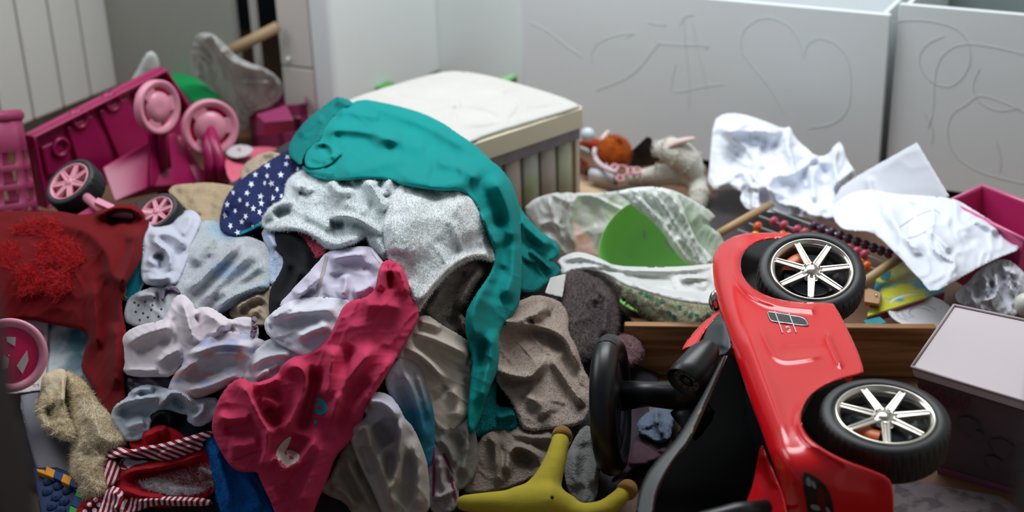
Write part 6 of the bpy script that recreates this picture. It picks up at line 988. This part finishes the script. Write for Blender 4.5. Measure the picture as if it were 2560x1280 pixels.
# pink bin at the right edge
pbn = empty('pink_bin', list(at(2510, 600, 0)), 'glossy pink plastic bin at the right edge behind the paper', 'bin')
rim = [at(2370, 505, .24), at(2455, 466, .24), at(2680, 548, .24), at(2560, 600, .24)]; cen = sum(rim)/4; bot = [cen*[1, 1, 0]+(p-cen)*[.8, .8, 0]+UP*.04 for p in rim]
PB = plastic('bin_pink', '#c2306e', rough=.28)
for i in range(4):
    j = (i+1) % 4; nn = unit(np.cross(rim[j]-rim[i], UP)); nn = nn if nn@(cen-rim[i]) > 0 else -nn
    b = MB(); b.hexa([rim[i], rim[j], rim[j]+nn*.005, rim[i]+nn*.005], [bot[i], bot[j], bot[j]+nn*.005, bot[i]+nn*.005]); b.build('wall', PB, pbn, False, bevel=.002)
b = MB(); b.hexa([p+UP*.005 for p in bot], bot); b.build('base', PB, pbn, False)
b = MB(); b.tube([*rim, rim[0]], .006, 10); b.build('rim', plastic('bin_rim_pink', '#d3638f', rough=.25), pbn)
# white crumpled bag, egg, red ball bits
o = relief('white_drawstring_bag', cloth('white_nylon', '#c9c8d0', sheen=.1), W([(20, 940), (70, 890), (130, 850), (200, 760), (330, 672), (450, 662), (530, 720), (600, 800), (620, 1000), (500, 1135), (440, 1120), (350, 1112), (200, 1065), (120, 1045), (40, 1010)]), ctrl=[(2430, 740, .14), (2500, 680, .17), (2520, 780, .12)], eh=8, er=9, skirt=60, res=3, noise=(7, 1.1, 50, 14), folds=[(22, 8, W([(215, 800), (260, 800), (290, 860), (280, 960)])), (-20, 7, W([(310, 830), (310, 960)])), (20, 7, W([(340, 750), (360, 850), (370, 940), (320, 990), (220, 1000)])), (16, 8, W([(150, 900), (180, 1010), (220, 1040)])), (-18, 8, W([(180, 850), (200, 930), (190, 990)])), (16, 7, W([(430, 720), (460, 840), (490, 960)])), (-14, 7, W([(400, 760), (420, 900), (420, 1040)])), (14, 7, W([(480, 740), (540, 860), (560, 960)])), (12, 8, W([(380, 700), (450, 760), (540, 800)]))]); thing(o, 'crumpled white drawstring bag behind the pink-white box', 'bag')
b = MB(); b.ball(at(2562, 762, .135), 27*pxm(at(2562, 762, .135)), 24, 14, (0.2, 0, 1), 1.15); o = b.build('white_egg', plastic('egg_ivory', '#d9d8cc', rough=.4)); thing(o, 'ivory plastic egg at the right edge beside the drawstring bag', 'toy egg')
o = relief('red_felt', cloth('red_felt', '#a3122a'), W([(500, 700), (540, 650), (620, 620), (700, 700), (640, 790), (570, 770)]), ctrl=[(2560, 650, .11)], skirt=60, noise=None); thing(o, 'red felt scrap under the curled paper at the right edge', 'felt')
o = relief('dark_green_cloth', cloth('dark_green_cloth', '#1d2b28'), W([(350, 680), (450, 620), (580, 570), (680, 600), (640, 680), (520, 700), (440, 665)]), ctrl=[(2540, 640, .10)], skirt=60, noise=None); thing(o, 'dark green cloth beneath the curled paper', 'cloth')
# pink-white open box
xb = empty('pink_box', list(at(2420, 1100, 0)), 'pink-white lidded box with striped side at the right edge', 'box')
t4 = [at(*x) for x in ((2285, 918, .22), (2388, 768, .25), (2720, 838, .25), (2680, 1040, .22))]; f4 = [at(2345, 1182, .0), at(2440, 1000, .0), at(2780, 1080, .0), at(2720, 1290, .0)]
BOXW = mat('box_blush', '#cfc3c8', .5, .03, 5); BOXD = mat('box_side_shade', '#5f5057', .5, .12, 6)  # body colour darkened to hold the shade on the box front
def lerp(a_, b_, t_): return np.asarray(a_)*(1-t_)+np.asarray(b_)*t_
b = MB(); b.hexa([lerp(f, t, .97) for t, f in zip(t4, f4)], f4); b.build('body', BOXD, xb, False, bevel=.004)
lid_c = sum(t4)/4; l4 = [lid_c+(p-lid_c)*1.03 for p in t4]
b = MB(); b.hexa(l4, [lerp(t, f, .09)+(t-lid_c)*.03 for t, f in zip(t4, f4)]); lid = b.build('lid', BOXW, xb, False, bevel=.004)
for i in range(4):
    j = (i+1) % 4; b = MB(); b.tube([l4[i]+UP*.002, l4[j]+UP*.002], .0028, 8); b.build('lid_edge', mat('box_edge', '#b3a3a6', .5), lid)
fn = unit(np.cross(f4[3]-f4[0], t4[0]-f4[0])); fn = fn if fn@(CAM-f4[0]) > 0 else -fn
for i in range(7):
    u0 = .0+i*.055; b = MB(); pq = lambda u_, v_: lerp(lerp(t4[0], f4[0], v_), lerp(t4[3], f4[3], v_), u_)+fn*.0018
    b.prism([pq(u0, .14), pq(u0+.025, .14), pq(max(0, u0-.06)+.025, .30), pq(max(0, u0-.06), .30)], -fn*.001); b.build('stripe', mat('stripe_plum', '#5d2f44', .5), xb, False)
b = MB(); b.prism([pq(.0, .93), pq(1, .93), pq(1, 1.0), pq(0, 1.0)], -fn*.001); b.build('stripe', mat('stripe_mauve', '#7c4a63', .5), xb, False)
for u_, v_, r_ in ((.30, .42, .018), (.34, .5, .012), (.5, .55, .02), (.7, .5, .02), (.42, .72, .014), (.85, .66, .014), (.62, .8, .016)):
    c_ = pq(u_, v_); a2, b2 = basis(fn); b = MB(); b.prism([c_+(a2*math.cos(w_)*(1+.3*math.sin(3*w_))+b2*math.sin(w_))*r_ for w_ in np.linspace(0, 6.28, 15)[:-1]], -fn*.001); b.build('printed_flower', mat('flower_dim', '#52454c', .6), xb, False)
# patterned mat on the floor
m4 = [at(2240, 1195, .004), at(2500, 1240, .004), at(2640, 1330, .004), at(2230, 1340, .004)]
b = MB(); b.hexa(m4, [p*[1, 1, 0] for p in m4]); o = b.build('floor_mat', mat('mat_grey', '#6d6164', .8, .1, 20, col2='#4d4347', c2scale=22, c2pos=(.5, .6)), None, False); thing(o, 'grey patterned mat on the floor in the bottom right corner', 'mat')

# ================================================================ BY THE DRAWER: doll, lamb, small things
def op(x, y, z): return at(*O([(x, y)])[0], z)
ok_ = pxm(op(600, 500, .1))/5.8175
dl_ = empty('doll', list(op(500, 800, 0)), 'doll with fuzzy orange hair and white collar lying by the drawer', 'doll')
HAIR = terry('orange_hair', '#b0561c', bscale=90, bdist=.004, col2='#7a3512', c2scale=30, c2pos=(.45, .7))
b = MB(); b.ball(op(620, 460, .13), 245*ok_, 28, 16, (.3, -.4, .85), .85); hr = b.build('hair', HAIR, dl_); fur(hr, 'hair_fibres', mat('orange_fibre', '#b8591c', .6, .3, 60), 7, 5000, .4, seed=101, curl=.4)
b = MB(); b.tube([op(x, y, .12) for x, y in chaikin([(340, 400), (320, 480), (350, 590), (430, 670), (560, 740), (640, 760)], 2, False)], np.linspace(30, 45, 22)*ok_ if len(chaikin([(340, 400), (320, 480), (350, 590), (430, 670), (560, 740), (640, 760)], 2, False)) == 22 else 38*ok_, 10); b.build('collar', cloth('collar_white', '#d5c4c8'), dl_)
b = MB(); b.tube([op(110, 350, .12), op(220, 330, .13), op(350, 350, .13), op(430, 420, .12)], np.array([40, 90, 100, 60])*ok_, 14); b.build('body', cloth('doll_red', '#a03a22'), dl_, sub=1)
b = MB(); b.tube([op(430, 330, .14), op(480, 240, .15), op(545, 140, .17)], np.array([60, 55, 24])*ok_, 12); b.build('arm', mat('doll_skin', '#d9bfb8', .5), dl_, sub=1)
for i, (x, y, r_) in enumerate([(560, 640, 60), (620, 690, 55), (720, 740, 95), (860, 740, 60), (940, 740, 60), (700, 850, 50)]):
    b = MB(); w_s = np.linspace(0, 2*math.pi, 18); b.tube([op(x+r_*math.cos(w), y+r_*.8*math.sin(w), .11) for w in w_s], 15*ok_, 7, caps=False); b.build('lace_loop', cloth('lace_pink', '#cf9aa6'), dl_)
b = MB(); b.tube([op(270, 780, .09), op(430, 810, .09), op(620, 860, .085)], [80*ok_, 80*ok_, 78*ok_], 24); o = b.build('white_tube', plastic('tube_white', '#cfd0da', rough=.5)); thing(o, 'white cardboard tube lying beside the doll', 'tube')
ct_ = empty('small_toy', list(op(170, 700, 0)), 'small red and ochre toy beside the storage box', 'toy')
b = MB(); b.hexa([op(95, 520, .12), op(170, 570, .12), op(200, 720, .10), op(95, 650, .10)], [op(95, 780, .04), op(170, 800, .04), op(200, 800, .04), op(95, 790, .03)]); b.build('red_side', plastic('toy_red_dark', '#8b1a2c'), ct_, False, bevel=.003)
b = MB(); b.hexa([op(150, 560, .12), op(230, 600, .12), op(275, 690, .11), op(200, 700, .10)], [op(170, 800, .05), op(230, 800, .05), op(275, 790, .05), op(200, 810, .04)]); b.build('ochre_side', plastic('toy_ochre', '#b9762f'), ct_, False, bevel=.003)
b = MB(); b.box(op(120, 500, .14), op(260, 560, .14)-op(120, 500, .14), np.array([0, .03, 0]), UP*.02); o = b.build('grey_bar', plastic('bar_grey', '#9b9296'), None, False, bevel=.003); thing(o, 'grey plastic bar behind the small red toy', 'toy')
b = MB(); b.ball(op(230, 210, .19), 100*ok_, 20, 12); o = b.build('pale_ball', plastic('ball_pale_blue', '#cbd8e0', rough=.3)); thing(o, 'pale blue ball behind the orange-haired doll', 'ball')
b = MB(); b.hexa([op(880, 430, .14), op(1090, 235, .19), op(1165, 260, .19), op(1140, 500, .12)], [op(800, 690, .05), op(1000, 690, .04), op(1230, 660, .05), op(1200, 640, .06)]); o = b.build('dark_toy', plastic('toy_slate', '#242b2d', rough=.5), None, False, bevel=.006); thing(o, 'dark slate toy wedge between the doll and the white lamb', 'toy')
b = MB(); b.box(op(200, 830, .05), op(660, 960, .03)-op(200, 830, .05), np.array([0, .06, 0]), UP*.02); o = b.build('blue_book', plastic('book_navy', '#2f3f66'), None, False, bevel=.003); thing(o, 'navy book under the white cardboard tube', 'book')
# board under the doll
b = MB(); b.hexa([op(85, 790, .06), op(330, 900, .06), op(560, 1060, .05), op(70, 1100, .06)], [op(85, 830, .03), op(330, 940, .03), op(560, 1100, .03), op(70, 1140, .03)]); o = b.build('plywood_sheet', mat('plywood', '#c7ad8e', .6, .08), None, False, bevel=.002); thing(o, 'pale plywood sheet between the storage box and the carrier bag', 'board')
lm = empty('lamb_plush', list(op(1500, 900, 0)), 'white fluffy lamb plush lying against the drawer', 'plush toy')
LMB = terry('lamb_white', '#cdcac0', bscale=90, bdist=.005)
b = MB(); lmb = []
b.tube([op(1250, 420, .18), op(1400, 430, .19), op(1560, 500, .18), op(1720, 620, .16), op(1800, 760, .13)], np.array([110, 190, 215, 190, 140])*ok_, 18)
b.tube([op(780, 880, .08), op(1000, 830, .09), op(1250, 800, .10), op(1550, 780, .11), op(1750, 850, .10)], np.array([70, 110, 150, 170, 150])*ok_, 18)
b.tube([op(1700, 800, .11), op(1830, 900, .10), op(1860, 1100, .08), op(1820, 1300, .05)], np.array([150, 150, 150, 120])*ok_, 18)
bd = b.build('body', LMB, lm, remesh=.008)
b2_ = MB(); b2_.tube([op(1380, 420, .20), op(1500, 330, .22), op(1650, 290, .23), op(1810, 260, .235)], np.array([60, 85, 75, 35])*ok_, 12, flat=.6); b2_.build('ear', cloth('lamb_ear_pink', '#d6bdb6'), lm, sub=1)
fur(bd, 'wool', mat('wool_fibre', '#d3d0c6', .85, .2, 60), 7, 5000, .45, seed=111, curl=.6)
for _o in list(bpy.data.objects):
    if 'org' in _o: del _o['org']
